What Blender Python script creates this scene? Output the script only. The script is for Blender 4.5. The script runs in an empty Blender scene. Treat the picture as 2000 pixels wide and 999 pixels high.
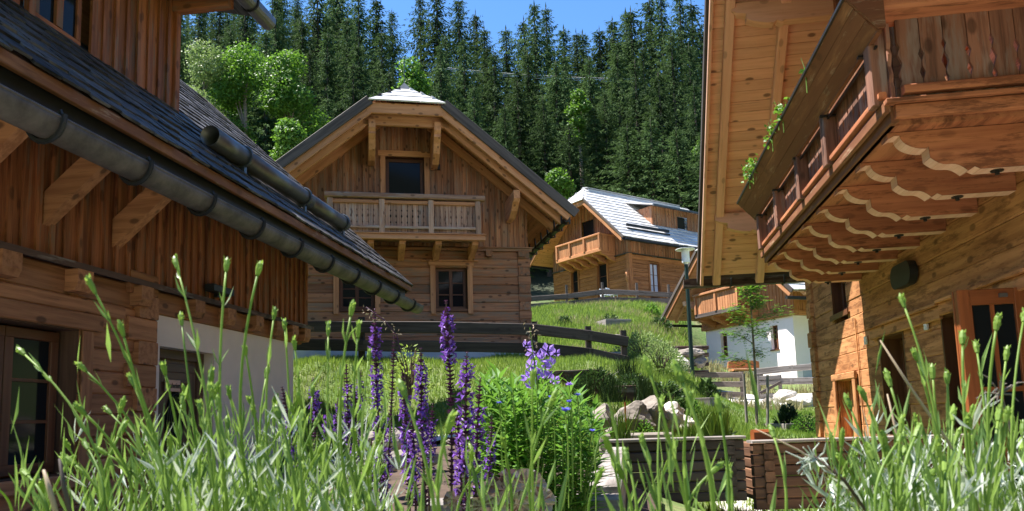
import bpy, bmesh, math, random
import numpy as np
from mathutils import Vector, Matrix
random.seed(7); np.random.seed(7)
SC = bpy.context.scene
COL = SC.collection
PI = math.pi

# ------------------------------------------------------------------ camera
PITCH, ROLL = .1214, .03
FPX, PPY = 1484., 634.
cF = Vector((0, math.cos(PITCH), math.sin(PITCH)))
_U = Vector((0, -math.sin(PITCH), math.cos(PITCH))); _R = Vector((1, 0, 0))
cR = math.cos(ROLL)*_R - math.sin(ROLL)*_U
cU = math.sin(ROLL)*_R + math.cos(ROLL)*_U
cd = bpy.data.cameras.new('camera'); cam = bpy.data.objects.new('camera', cd); COL.objects.link(cam)
m = Matrix.Identity(4)
for i in range(3):
    m[i][0] = cR[i]; m[i][1] = cU[i]; m[i][2] = -cF[i]
cam.matrix_world = m
cd.sensor_width = 36; cd.lens = 36*FPX/2000; cd.shift_y = (PPY-499.5)/2000
cd.clip_start = .02; cd.clip_end = 3000
cd.dof.use_dof = True; cd.dof.focus_distance = 13; cd.dof.aperture_fstop = 21
SC.camera = cam

# ------------------------------------------------------------------ light
SUN_AZ, SUN_EL = math.radians(-75), math.radians(63)
w = bpy.data.worlds.new('World'); SC.world = w; w.use_nodes = True
nt = w.node_tree; bg = nt.nodes['Background']
sky = nt.nodes.new('ShaderNodeTexSky'); sky.sky_type = 'NISHITA'; sky.sun_disc = False
sky.sun_elevation = SUN_EL; sky.sun_rotation = SUN_AZ
sky.altitude = 2500; sky.air_density = 1.0; sky.dust_density = .05; sky.ozone_density = 3.5
hs = nt.nodes.new('ShaderNodeHueSaturation'); hs.inputs['Saturation'].default_value = 1.15; hs.inputs['Value'].default_value = 1.0; nt.links.new(sky.outputs[0], hs.inputs['Color']); nt.links.new(hs.outputs[0], bg.inputs[0]); bg.inputs[1].default_value = .12
sd = bpy.data.lights.new('sun', 'SUN'); sd.energy = 5; sd.angle = math.radians(.53); sd.color = (1, .955, .88)
so = bpy.data.objects.new('sun', sd); COL.objects.link(so)
sv = Vector((math.sin(SUN_AZ)*math.cos(SUN_EL), math.cos(SUN_AZ)*math.cos(SUN_EL), math.sin(SUN_EL)))
so.rotation_euler = sv.to_track_quat('Z', 'Y').to_euler()
SC.view_settings.view_transform = 'Standard'; SC.view_settings.look = 'None'
SC.view_settings.exposure = 1.5; SC.view_settings.gamma = 1
SC.render.engine = 'CYCLES'
SC.cycles.max_bounces = 7; SC.cycles.transparent_max_bounces = 6

# ------------------------------------------------------------------ maths
AZ, AZC = .1479, -.2044
def ray(px, py): return cR*((px-1000)/FPX) + cU*((PPY-py)/FPX) + cF
def at(px, py, y):
    r = ray(px, py); return r*(y/r.y)
def U(a, b): return random.uniform(a, b)

# ------------------------------------------------------------------ mesh builder
class MB:
    def __init__(s, O=(0,0,0), X=(1,0,0), Y=(0,1,0), Z=(0,0,1)):
        s.O, s.X, s.Y, s.Z = Vector(O), Vector(X), Vector(Y), Vector(Z)
        s.v, s.f, s.g, s.t, s.mi = [], [], [], [], []
        s.cur = 0
    def P(s, p): return s.O + s.X*p[0] + s.Y*p[1] + s.Z*p[2]
    def raw(s, pts, faces, gcs=None, tint=None):
        b = len(s.v); o = (U(0,50), U(0,50), U(0,50)); t = random.random() if tint is None else tint
        for i, p in enumerate(pts):
            s.v.append(s.P(p)); q = gcs[i] if gcs else p
            s.g.append((q[0]+o[0], q[1]+o[1], q[2]+o[2])); s.t.append(t)
        for f in faces: s.f.append(tuple(b+i for i in f)); s.mi.append(s.cur)
    def beam(s, p0, p1, w, h, up=(0,0,1), ch=.0, tint=None, jit=0):
        p0, p1 = Vector(p0), Vector(p1); a = (p1-p0); L = a.length; a.normalize()
        up = Vector(up); x = a.cross(up)
        if x.length < 1e-4: x = a.cross(Vector((1,0,0)))
        x.normalize(); y = x.cross(a)
        if ch <= 0: sec = [(-w/2,-h/2),(w/2,-h/2),(w/2,h/2),(-w/2,h/2)]
        else:
            W, H = w/2, h/2; c = min(ch, W*.6, H*.6)
            sec = [(-W+c,-H),(W-c,-H),(W,-H+c),(W,H-c),(W-c,H),(-W+c,H),(-W,H-c),(-W,-H+c)]
        n = len(sec); pts = []; g = []
        for k, q in enumerate((p0, p1)):
            for (i, j) in sec:
                i2 = i*(1+U(-jit,jit)); j2 = j*(1+U(-jit,jit))
                pts.append(q + x*i2 + y*j2); g.append((k*L, i, j))
        fs = [(i, (i+1) % n, n+(i+1) % n, n+i) for i in range(n)] + [tuple(range(n-1,-1,-1)), tuple(range(n, 2*n))]
        s.raw(pts, fs, g, tint)
    def box(s, x0, x1, y0, y1, z0, z1, grain=0, ch=0, tint=None):
        c = ((x0+x1)/2, (y0+y1)/2, (z0+z1)/2)
        if grain == 0: s.beam((x0,c[1],c[2]), (x1,c[1],c[2]), y1-y0, z1-z0, (0,0,1), ch, tint)
        elif grain == 1: s.beam((c[0],y0,c[2]), (c[0],y1,c[2]), x1-x0, z1-z0, (0,0,1), ch, tint)
        else: s.beam((c[0],c[1],z0), (c[0],c[1],z1), x1-x0, y1-y0, (0,1,0), ch, tint)
    def hexa(s, p, grain=2, tint=None):   # 4 bottom, 4 top
        perm = {0:(0,1,2), 1:(1,0,2), 2:(2,0,1)}[grain]
        g = [(q[perm[0]], q[perm[1]], q[perm[2]]) for q in p]
        s.raw(p, [(3,2,1,0),(4,5,6,7),(0,1,5,4),(1,2,6,5),(2,3,7,6),(3,0,4,7)], g, tint)
    def prism(s, poly, vec, grain=0, tint=None):
        n = len(poly); vec = Vector(vec); pts = [Vector(p) for p in poly] + [Vector(p)+vec for p in poly]
        perm = {0:(0,1,2), 1:(1,0,2), 2:(2,0,1)}[grain]
        g = [(q[perm[0]], q[perm[1]], q[perm[2]]) for q in pts]
        s.raw(pts, [tuple(range(n-1,-1,-1)), tuple(range(n,2*n))] + [(i,(i+1)%n,n+(i+1)%n,n+i) for i in range(n)], g, tint)
    def tube(s, pts, r, n=6, caps=True, tint=None, arc=None):
        pts = [Vector(p) for p in pts]; m = len(pts)
        rr = r if isinstance(r, (list, tuple)) else [r]*m
        V = []; g = []; L = 0
        pu = None
        for i, p in enumerate(pts):
            a = (pts[min(i+1,m-1)] - pts[max(i-1,0)]).normalized()
            if pu is None: pu = Vector((0,0,1)) if abs(a.z) < .9 else Vector((1,0,0))
            x = a.cross(pu).normalized(); y = x.cross(a); pu = y
            if i: L += (p-pts[i-1]).length
            for k in range(n):
                th = 2*PI*k/n; V.append(p + (x*math.cos(th) + y*math.sin(th))*rr[i]); g.append((L, math.cos(th)*rr[i], math.sin(th)*rr[i]))
        F = []
        for i in range(m-1):
            for k in range(n): F.append((i*n+k, i*n+(k+1)%n, (i+1)*n+(k+1)%n, (i+1)*n+k))
        if caps: F += [tuple(range(n-1,-1,-1)), tuple(range((m-1)*n, m*n))]
        s.raw(V, F, g, tint)
    def leaf(s, p, d, L, W, nrm=None, tint=None, fold=.25, curl=.0):
        p = Vector(p); d = Vector(d).normalized()
        nrm = Vector(nrm) if nrm else Vector((U(-1,1),U(-1,1),U(-.2,1)))
        x = d.cross(nrm)
        if x.length < 1e-3: x = d.cross(Vector((1,.3,.2)))
        x.normalize(); n = x.cross(d)
        a = p + d*L*.45 - n*curl*L*.1; b = p + d*L - n*curl*L
        f = n*W*fold
        s.raw([p, a+x*W/2+f, b, a-x*W/2+f, a], [(0,1,4),(1,2,4),(0,4,3),(4,2,3)], None, tint)
    def build(s, name, mat, parent=None, kind=None, smooth=False, recalc=True):
        me = bpy.data.meshes.new(name); me.from_pydata([tuple(v) for v in s.v], [], s.f)
        mats = mat if isinstance(mat, (list, tuple)) else [mat]
        for q in mats: me.materials.append(q)
        if len(mats) > 1: me.polygons.foreach_set('material_index', s.mi)
        A = me.attributes.new('gc', 'FLOAT_VECTOR', 'POINT'); A.data.foreach_set('vector', np.array(s.g, dtype=np.float32).ravel())
        B = me.attributes.new('tint', 'FLOAT', 'POINT'); B.data.foreach_set('value', np.array(s.t, dtype=np.float32))
        if recalc:
            bm = bmesh.new(); bm.from_mesh(me); bmesh.ops.recalc_face_normals(bm, faces=bm.faces); bm.to_mesh(me); bm.free()
        if smooth: me.polygons.foreach_set('use_smooth', [True]*len(me.polygons))
        o = bpy.data.objects.new(name, me); COL.objects.link(o)
        if parent: o.parent = parent
        if kind: o['kind'] = kind
        return o

def tag(o, label, cat, group=None):
    o['label'] = label; o['category'] = cat
    if group: o['group'] = group
    return o
def thing(name, loc, label, cat, rz=0, group=None):
    o = bpy.data.objects.new(name, None); COL.objects.link(o); o.empty_display_size = .3
    o.location = loc; o.rotation_euler = (0, 0, rz)
    return tag(o, label, cat, group)

# ------------------------------------------------------------------ materials
def newmat(name):
    m = bpy.data.materials.new(name); m.use_nodes = True
    nt = m.node_tree; return m, nt, nt.nodes, nt.links, nt.nodes['Principled BSDF']
def ramp(N, stops):
    r = N.new('ShaderNodeValToRGB'); e = r.color_ramp.elements
    while len(e) > 1: e.remove(e[-1])
    e[0].position = stops[0][0]; e[0].color = (*stops[0][1], 1)
    for p, c in stops[1:]:
        q = e.new(p); q.color = (*c, 1)
    return r
def attr(N, n):
    a = N.new('ShaderNodeAttribute'); a.attribute_name = n; return a
def mapping(N, L, src, sc):
    q = N.new('ShaderNodeVectorMath'); q.operation = 'MULTIPLY'; L.new(src, q.inputs[0]); q.inputs[1].default_value = sc; return q.outputs[0]
def noise(N, L, vec, scale=1, detail=3, rough=.6):
    n = N.new('ShaderNodeTexNoise'); n.inputs['Scale'].default_value = scale; n.inputs['Detail'].default_value = detail; n.inputs['Roughness'].default_value = rough
    L.new(vec, n.inputs['Vector']); return n.outputs[0]
def mixc(N, L, f, a, b, mode='MIX'):
    m = N.new('ShaderNodeMix'); m.data_type = 'RGBA'; m.blend_type = mode
    if isinstance(f, float): m.inputs[0].default_value = f
    else: L.new(f, m.inputs[0])
    for i, x in ((6, a), (7, b)):
        if isinstance(x, tuple): m.inputs[i].default_value = (*x, 1)
        else: L.new(x, m.inputs[i])
    return m.outputs[2]
def mrange(N, L, v, a, b, c=0, d=1):
    m = N.new('ShaderNodeMapRange'); L.new(v, m.inputs[0])
    for i, x in enumerate((a, b, c, d)): m.inputs[i+1].default_value = x
    return m.outputs[0]
def val(N, L, col, v):
    h = N.new('ShaderNodeHueSaturation'); L.new(col, h.inputs['Color']); L.new(v, h.inputs['Value']); return h.outputs[0]

def wood(name, base, dark, grain=(1.2, 26, 26), knots=.6, patch=None, patch_amt=.0, grey=None, grey_amt=0., var=.35, rough=.7, bump=.35, gscale=1.3, spec=.3):
    m, nt, N, L, B = newmat(name)
    gc = attr(N, 'gc').outputs['Vector']; ti = attr(N, 'tint').outputs['Fac']
    g = noise(N, L, mapping(N, L, gc, grain), 1, 4, .65)
    col = mixc(N, L, mrange(N, L, g, .38, .58), dark, base)
    bl = noise(N, L, mapping(N, L, gc, (.9, 5, 5)), 1, 3, .6)
    col = mixc(N, L, mrange(N, L, bl, .3, .7, .0, .45), col, tuple(c*.62 for c in base))
    if grey:
        gy = noise(N, L, mapping(N, L, gc, (gscale, 7*gscale, 7*gscale)), 1, 4, .7)
        col = mixc(N, L, mrange(N, L, gy, .62-grey_amt*.35, .72-grey_amt*.25, 0, .85), col, grey)
    if patch:
        pn = noise(N, L, mapping(N, L, gc, (2.2, 13, 13)), 1, 6, .75)
        col = mixc(N, L, mrange(N, L, pn, .60-patch_amt*.2, .70-patch_amt*.2, 0, .75), col, patch)
    if knots:
        v = N.new('ShaderNodeTexVoronoi'); v.inputs['Scale'].default_value = 1
        L.new(mapping(N, L, gc, (3.4, 6.5, 6.5)), v.inputs['Vector'])
        col = mixc(N, L, mrange(N, L, v.outputs['Distance'], .15, .24, knots, 0), col, tuple(c*.22 for c in dark))
        st = noise(N, L, mapping(N, L, gc, (1.3, 30, 30)), 1, 5, .75)
        col = mixc(N, L, mrange(N, L, st, .60, .68, 0, .55), col, tuple(c*.35 for c in dark))
    col = val(N, L, col, mrange(N, L, ti, 0, 1, 1-var, 1+var))
    L.new(col, B.inputs['Base Color']); B.inputs['Roughness'].default_value = rough; B.inputs['Specular IOR Level'].default_value = spec
    bp = N.new('ShaderNodeBump'); bp.inputs['Strength'].default_value = bump; bp.inputs['Distance'].default_value = .006
    L.new(g, bp.inputs['Height']); L.new(bp.outputs[0], B.inputs['Normal'])
    return m
def plain(name, col, rough=.6, metal=0, var=.12, nscale=6, spec=.4, bump=0, coord='Object'):
    m, nt, N, L, B = newmat(name)
    tc = N.new('ShaderNodeTexCoord').outputs[coord]
    n = noise(N, L, tc, nscale, 5, .65)
    c = N.new('ShaderNodeRGB'); c.outputs[0].default_value = (*col, 1)
    o = val(N, L, c.outputs[0], mrange(N, L, n, .3, .7, 1-var, 1+var))
    L.new(o, B.inputs['Base Color']); B.inputs['Roughness'].default_value = rough; B.inputs['Metallic'].default_value = metal
    B.inputs['Specular IOR Level'].default_value = spec
    if bump:
        bp = N.new('ShaderNodeBump'); bp.inputs['Strength'].default_value = bump; bp.inputs['Distance'].default_value = .02
        L.new(n, bp.inputs['Height']); L.new(bp.outputs[0], B.inputs['Normal'])
    return m
def leafmat(name, c0, c1, trans=.45, tcol=None, rough=.5, spec=.35, objvar=.0):
    m, nt, N, L, B = newmat(name)
    ti = attr(N, 'tint').outputs['Fac']
    col = mixc(N, L, ti, c0, c1)
    if objvar:
        oi = N.new('ShaderNodeObjectInfo'); col = val(N, L, col, mrange(N, L, oi.outputs['Random'], 0, 1, 1-objvar, 1+objvar))
    L.new(col, B.inputs['Base Color']); B.inputs['Roughness'].default_value = rough; B.inputs['Specular IOR Level'].default_value = spec
    T = N.new('ShaderNodeBsdfTranslucent'); M = N.new('ShaderNodeMixShader'); M.inputs[0].default_value = trans
    L.new(mixc(N, L, .5, col, tcol if tcol else c1), T.inputs[0])
    out = N['Material Output'] if hasattr(N, '__getitem__') else None
    L.new(B.outputs[0], M.inputs[1]); L.new(T.outputs[0], M.inputs[2]); L.new(M.outputs[0], out.inputs[0])
    return m
def glass(name, col=(.012,.014,.016), rough=.06):
    m, nt, N, L, B = newmat(name)
    B.inputs['Base Color'].default_value = (*col, 1); B.inputs['Roughness'].default_value = rough; B.inputs['Specular IOR Level'].default_value = .16
    return m

M = {}
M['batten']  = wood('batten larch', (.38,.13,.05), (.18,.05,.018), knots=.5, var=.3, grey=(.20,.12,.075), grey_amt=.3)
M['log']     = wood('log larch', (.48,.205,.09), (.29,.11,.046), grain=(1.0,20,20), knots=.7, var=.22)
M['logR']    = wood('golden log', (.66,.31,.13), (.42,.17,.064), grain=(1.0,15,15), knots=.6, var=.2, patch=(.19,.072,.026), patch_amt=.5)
M['soffit']  = wood('soffit spruce', (.82,.47,.31), (.70,.37,.235), grain=(.8,14,14), knots=.85, var=.12, bump=.15)
M['rafter']  = wood('rafter spruce', (.88,.51,.34), (.76,.41,.26), grain=(.8,12,12), knots=.4, var=.1, bump=.15)
M['beamR']   = wood('balcony joist', (.52,.20,.09), (.33,.11,.05), grain=(.7,11,11), knots=.35, var=.14, patch=(.13,.045,.02), patch_amt=.42)
M['carve']   = wood('fresh cut edge', (.76,.47,.35), (.66,.37,.26), grain=(2,20,20), knots=.0, var=.08, bump=.1)
M['weath']   = wood('weathered board', (.30,.14,.09), (.13,.058,.038), grain=(1.2,22,22), knots=.6, var=.25, grey=(.27,.20,.17), grey_amt=.25)
M['peel']    = wood('peeling stained board', (.34,.155,.065), (.17,.07,.03), grain=(1,10,10), knots=.3, var=.15, patch=(.36,.25,.16), patch_amt=.12, grey=(.15,.055,.024), grey_amt=.9)
M['batC']    = wood('centre batten', (.44,.19,.09), (.23,.09,.042), knots=.7, var=.34, grey=(.30,.19,.12), grey_amt=.45)
M['logC']    = wood('centre log', (.43,.19,.092), (.24,.096,.046), grain=(.8,16,16), knots=.8, var=.25, grey=(.22,.15,.10), grey_amt=.4)
M['barge']   = wood('bargeboard', (.68,.32,.15), (.52,.215,.095), grain=(.7,12,12), knots=.7, var=.12)
M['verge']   = wood('grey verge board', (.115,.092,.08), (.05,.038,.032), grain=(.6,12,12), knots=0, var=.3)
M['railC']   = wood('pale railing', (.52,.30,.19), (.30,.15,.09), grain=(1,20,20), knots=.6, var=.35, grey=(.38,.29,.23), grey_amt=.3)
M['fence']   = wood('grey fence', (.17,.135,.115), (.08,.06,.052), grain=(.8,14,14), knots=.4, var=.3)
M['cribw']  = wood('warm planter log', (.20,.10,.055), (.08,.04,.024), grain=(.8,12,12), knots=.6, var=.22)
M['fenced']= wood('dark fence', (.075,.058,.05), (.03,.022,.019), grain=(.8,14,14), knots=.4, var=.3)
M['crib']    = wood('dark planter log', (.105,.055,.037), (.04,.021,.015), grain=(.8,12,12), knots=.6, var=.25, grey=(.24,.2,.17), grey_amt=.3)
M['silver']  = wood('silver deck wood', (.34,.30,.275), (.14,.115,.10), grain=(.8,16,16), knots=.2, var=.2)
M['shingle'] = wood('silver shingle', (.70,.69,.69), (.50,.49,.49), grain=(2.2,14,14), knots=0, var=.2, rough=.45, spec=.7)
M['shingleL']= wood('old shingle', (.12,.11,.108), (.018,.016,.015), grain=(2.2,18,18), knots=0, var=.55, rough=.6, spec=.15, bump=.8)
M['frame']   = wood('window frame brown', (.175,.07,.034), (.10,.036,.018), grain=(.8,16,16), knots=0, var=.1, rough=.45)
M['door']    = wood('door brown', (.16,.085,.055), (.085,.042,.028), grain=(.8,16,16), knots=0, var=.1, rough=.45)
M['leafwood']= wood('glazed red larch', (.32,.095,.03), (.22,.06,.018), grain=(.8,16,16), knots=0, var=.1, rough=.35, spec=.5)
M['plaster'] = plain('beige plaster', (.82,.64,.54), .9, var=.05, nscale=3, bump=.15)
M['white']   = plain('white plaster', (.93,.83,.85), .9, var=.03, nscale=3, bump=.1)
M['found']   = plain('grey foundation plaster', (.50,.52,.55), .9, var=.1, nscale=2)
M['black']   = plain('black metal', (.018,.018,.02), .5, var=.3)
M['iron']    = plain('dark iron', (.035,.033,.033), .45, .6, var=.3)
M['zinc']    = plain('zinc pipe', (.15,.14,.135), .4, .6, var=.3, nscale=3)
M['gutter']  = plain('stained zinc gutter', (.115,.095,.085), .6, .1, var=.55, nscale=4, bump=.15)
M['glass']   = glass('dark glass')
M['curtain'] = plain('pale curtain', (.52,.54,.66), .9)
M['whitepl'] = plain('white plastic', (.8,.8,.8), .4)
M['green']   = plain('dark green paint', (.006,.026,.018), .6)
M['opal']    = plain('opal lamp glass', (.82,.82,.80), .3)
M['bark']    = plain('grey bark', (.26,.21,.17), .9, var=.4, nscale=8)
M['sbark']   = plain('spruce bark', (.11,.085,.07), .95, var=.4, nscale=3)
M['rock']    = plain('pale limestone', (.235,.20,.17), .9, var=.45, nscale=3.5, bump=.8)
M['rock_sunlit']   = plain('sunlit limestone', (.55,.50,.45), .9, var=.35, nscale=3.5, bump=.8)  # paler limestone copy, sunlight on the boulders is put into its colour
M['soil']    = plain('dark soil', (.07,.045,.03), .95, var=.5, nscale=9, bump=.5)
M['gravel']  = plain('light gravel', (.55,.52,.47), .95, var=.2, nscale=40, bump=.3)
M['lead']    = plain('lead flashing', (.10,.11,.12), .4, .4, var=.25)
M['spruce']  = leafmat('spruce needles', (.022,.050,.022), (.095,.15,.048), .28, (.08,.14,.035), rough=.8, spec=.08, objvar=.45)
M['decid']   = leafmat('broad leaves', (.05,.13,.016), (.13,.26,.035), .4, (.20,.38,.03), objvar=.22)
M['willow']  = leafmat('grey green leaves', (.15,.22,.07), (.30,.38,.13), .35, (.22,.34,.08))
M['grass']   = leafmat('grass blades', (.09,.17,.025), (.26,.35,.065), .45, (.34,.48,.07))
M['dry']     = leafmat('dry grass', (.28,.24,.11), (.36,.33,.16), .35)
M['lav']     = leafmat('lavender stalk', (.15,.25,.045), (.29,.41,.085), .38, (.40,.56,.09), rough=.45)
M['lavleaf'] = leafmat('lavender leaf', (.05,.11,.03), (.28,.40,.11), .38, (.36,.54,.09), rough=.45)
M['silverl'] = leafmat('silver leaf', (.38,.42,.36), (.62,.66,.60), .3, (.5,.55,.4))
M['bush']    = leafmat('lance leaf', (.03,.10,.012), (.16,.34,.045), .38, (.22,.42,.05), rough=.55, spec=.25)
M['yellowg'] = leafmat('yellow green leaf', (.20,.30,.04), (.34,.46,.08), .45)
M['violet']  = leafmat('violet petal', (.09,.02,.25), (.32,.14,.60), .25, (.25,.08,.55))
M['calyx']   = leafmat('dark calyx', (.035,.010,.035), (.10,.025,.09), .15)
M['sstem']   = leafmat('dark stem', (.06,.035,.03), (.09,.06,.035), .05)
M['bell']    = leafmat('lilac petal', (.30,.16,.60), (.50,.33,.82), .45, (.5,.3,.9))
M['corn']    = leafmat('blue petal', (.10,.12,.60), (.22,.20,.80), .35)
M['heuch']   = leafmat('silver purple leaf', (.07,.03,.04), (.33,.28,.29), .1, (.3,.1,.1))
M['straw']   = leafmat('straw', (.30,.22,.14), (.42,.32,.22), .1)
M['conifer'] = leafmat('dwarf conifer', (.012,.035,.016), (.035,.075,.03), .1)
M['darkg']   = leafmat('dark leaf', (.02,.05,.012), (.07,.13,.03), .25)
# ------------------------------------------------------------------ house helpers
class House:
    def __init__(s, name, label, az, d0, s0, z0, mode, cat='chalet', group=None, base=None):
        Dv = Vector((math.sin(az), math.cos(az), 0)); Nv = Vector((math.cos(az), -math.sin(az), 0))
        loc = base if base is not None else Nv*d0 + Dv*s0 + Vector((0,0,z0))
        s.Dv, s.Nv, s.loc = Dv, Nv, Vector(loc)
        s.root = thing(name, loc, label, cat, -az, group)
        s.d0, s.s0, s.z0, s.mode = d0, s0, z0, mode
    def F(s, mode=None):
        md = mode or s.mode
        if md == 'plus':  return MB((0,-s.s0,-s.z0), (0,1,0), (1,0,0))      # u=s, out=+d
        if md == 'minus': return MB((0,-s.s0,-s.z0), (0,1,0), (-1,0,0))     # u=s, out=-d
        if md == 'front': return MB((-s.d0,0,-s.z0), (1,0,0), (0,-1,0))     # u=d, out=-s (towards the camera)

def log_wall(mb, u0, u1, z0, z1, h, openings=(), th=.16, wf=0., ch=.016, ztop=None, jit=.008):
    z = z0
    while z < z1-.02:
        zz = min(z+h*U(.92,1.08), z1); segs = [(u0, u1)]
        if z1-zz < .06: zz = z1
        if ztop:
            pass
        for (a, b, c, d) in openings:
            if d > z+.03 and c < zz-.03:
                ns = []
                for (p, q) in segs:
                    if b <= p or a >= q: ns.append((p, q)); continue
                    if a > p: ns.append((p, a))
                    if b < q: ns.append((b, q))
                segs = ns
        off = wf+U(-jit, jit)
        t = random.random()
        for (p, q) in segs:
            if q-p > .03: mb.box(p, q, off-th, off, z, zz, 0, ch, t)
        z = zz
def batten_wall(mb, u0, u1, zb, zt, openings=(), bw=.17, wf=0., batten=.05, zbf=None):
    u = u0
    while u < u1-.01:
        v = min(u+bw*U(.85,1.15), u1)
        def col(a, b, w0, w1, t):
            spans = [(zb if not zbf else zbf((a+b)/2), None)]
            lo, hi = (zb if not zbf else zbf((a+b)/2)), min(zt(a), zt(b))
            parts = [(lo, None)]
            segs = [[lo, 1e9]]
            for (oa, ob, oc, od) in openings:
                if ob > a+.01 and oa < b-.01:
                    ns = []
                    for (p, q) in segs:
                        if oc > p: ns.append([p, oc])
                        ns.append([od, q])
                    segs = ns
            for (p, q) in segs:
                za, zb2 = (min(q, zt(a)), min(q, zt(b)))
                if max(za, zb2) <= p+.02: continue
                za = max(za, p+.005); zb2 = max(zb2, p+.005)
                mb.hexa([(a,w0,p),(b,w0,p),(b,w1,p),(a,w1,p),(a,w0,za),(b,w0,zb2),(b,w1,zb2),(a,w1,za)], 2, t)
        col(u+.002, v-.002, wf-.03, wf+U(-.002,.004), None)
        if batten: col(v-batten/2, v+batten/2, wf+.002, wf+.026+U(0,.004), None)
        u = v
def window(H, mb, u0, u1, z0, z1, w, cols=2, rows=3, mat='frame', fw=.07, pane='glass', name='window', parent=None):
    """frame in plane w, named window with a pane child"""
    f = mb()
    f.box(u0, u1, w-.05, w, z1-fw, z1, 0, .005); f.box(u0, u1, w-.05, w, z0, z0+fw, 0, .005)
    f.box(u0, u0+fw, w-.05, w, z0+fw, z1-fw, 2, .005); f.box(u1-fw, u1, w-.05, w, z0+fw, z1-fw, 2, .005)
    cw = (u1-u0-2*fw)/cols
    for i in range(1, cols):
        x = u0+fw+cw*i; f.box(x-.045, x+.045, w-.05, w+.012, z0+fw, z1-fw, 2, .005)
    rh = (z1-z0-2*fw)/rows
    for i in range(1, rows):
        z = z0+fw+rh*i; f.box(u0+fw, u1-fw, w-.04, w-.006, z-.014, z+.014, 0)
    o = f.build(name, M[mat], parent or H.root)
    g = mb(); g.box(u0+fw*.6, u1-fw*.6, w-.034, w-.026, z0+fw*.6, z1-fw*.6)
    g.build('pane', M[pane], o)
    return o
def reveal(mb, u0, u1, z0, z1, dep, w=0., t=.03):
    """boxed lining of an opening; stays 3 mm clear of the wall plane"""
    mb.box(u0-t, u0+.002, w-dep, w+.012, z0, z1, 2); mb.box(u1-.002, u1+t, w-dep, w+.012, z0, z1, 2)
    mb.box(u0-t, u1+t, w-dep, w+.014, z1-.002, z1+t, 0); mb.box(u0-t, u1+t, w-dep, w+.02, z0-t, z0+.002, 0)
class Slope:
    def __init__(s, uc, half, ze, m, wf, wb, hh=None, R=None):
        s.uc, s.half, s.ze, s.m, s.wf, s.wb, s.hh, s.R = uc, half, ze, m, wf, wb, hh, R
        s.k = math.sqrt(1+m*m); s.zr = ze+m*half
    def S(s, sg, a, w, off=0):
        return Vector((s.uc+sg*(s.half-a)+sg*s.m/s.k*off, w, s.ze+s.m*a+off/s.k))
    def nrm(s, sg): return Vector((sg*s.m/s.k, 0, 1/s.k))
    def wmax(s, a):
        if s.hh is None or a <= s.half-s.hh: return s.wf
        return s.wf-(a-(s.half-s.hh))*s.R/s.hh
def shingles(mb, S, sg, step=.3, wid=(.12,.3), th=.022, a0=0, a1=None, w0=None, gap=.004, skip=None):
    a1 = a1 or S.half; a = a0; da = step/S.k; i = 0
    while a < a1-.01:
        b = min(a+da, a1); w = (w0 if w0 is not None else -S.wb) - U(0,.1)
        wm = S.wmax((a+b)/2)
        while w < wm-.01:
            v = min(w+U(*wid), wm)
            if wm-v < wid[0]*.5: v = wm
            if not (skip and skip((a+b)/2, (w+v)/2)):
                t = U(-.004,.006); e = U(-.02,.02)*step/.3
                q0, q1 = S.S(sg, a+e-.02, w+gap, th*1.6+t), S.S(sg, a+e-.02, v-gap, th*1.6+t)
                p0, p1 = S.S(sg, a+e-.02, w+gap, th*.5+t), S.S(sg, a+e-.02, v-gap, th*.5+t)
                q3, q2 = S.S(sg, b+.03, w+gap, th*.75), S.S(sg, b+.03, v-gap, th*.75)
                p3, p2 = S.S(sg, b+.03, w+gap, -.003), S.S(sg, b+.03, v-gap, -.003)
                mb.hexa([p0,p1,p2,p3,q0,q1,q2,q3], 0)
            w = v
        a = b
def hipface(mb, S, step=.3, wid=(.2,.4), th=.03):
    """front half-hip: rows shrink from the cut to the ridge"""
    z0 = S.ze+S.m*(S.half-S.hh); H = S.zr-z0; L = math.hypot(H, S.R); n = max(2, round(L/step))
    for i in range(n):
        f0, f1 = i/n-.02, min((i+1)/n+.03, 1)
        fm = (i+.5)/n; hw = S.hh*(1-fm*.98)
        hw0, hw1 = S.hh*(1-f0), S.hh*(1-f1)
        u = -1.
        while u < .999:
            v = min(1., u+U(*wid)/max(hw,.1)*1.)
            if 1-v < .15: v = 1.
            P = lambda f, uu, hwf, o: (S.uc+uu*hwf, S.wf-S.R*f+o*H/L, z0+H*f+o*S.R/L)
            mb.hexa([P(f0,u+.01,hw0,th*.4),P(f0,v-.01,hw0,th*.4),P(f1,v-.01,hw1,0),P(f1,u+.01,hw1,0),
                     P(f0,u+.01,hw0,th*1.5),P(f0,v-.01,hw0,th*1.5),P(f1,v-.01,hw1,th*.8),P(f1,u+.01,hw1,th*.8)], 0)
            u = v
def soffit(mb, S, sg, w0, w1, a0, a1, pw=.145, off=-.03, th=.024):
    a = a0; da = pw/S.k
    while a < a1-.02:
        b = min(a+da, a1)
        hi = min(w1, S.wmax(b)-.02)
        if hi > w0: mb.beam(S.S(sg,(a+b)/2,w0,off), S.S(sg,(a+b)/2,hi,off), (b-a)*S.k-.003, th, S.nrm(sg), .005)
        a = b
def rafter(mb, S, sg, w, a0, a1, wd, ht, off, ch=.01):
    mb.beam(S.S(sg,a0,w,off-ht/2), S.S(sg,a1,w,off-ht/2), wd, ht, S.nrm(sg), ch)

CARVE = [(1.86,0),(1.88,.04),(1.88,.08)]+[(1.88-.108*math.sin(i*PI/14),.08+.17*(1-math.cos(i*PI/14))) for i in range(1,8)]+[(1.785,.262),(1.705,.266)]+[(1.705-.11*(i/9+.16*math.sin(2*PI*i/9)/1),.266+.234*i/9) for i in range(1,10)]+[(1.62,.545),(1.60,.58)]

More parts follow.
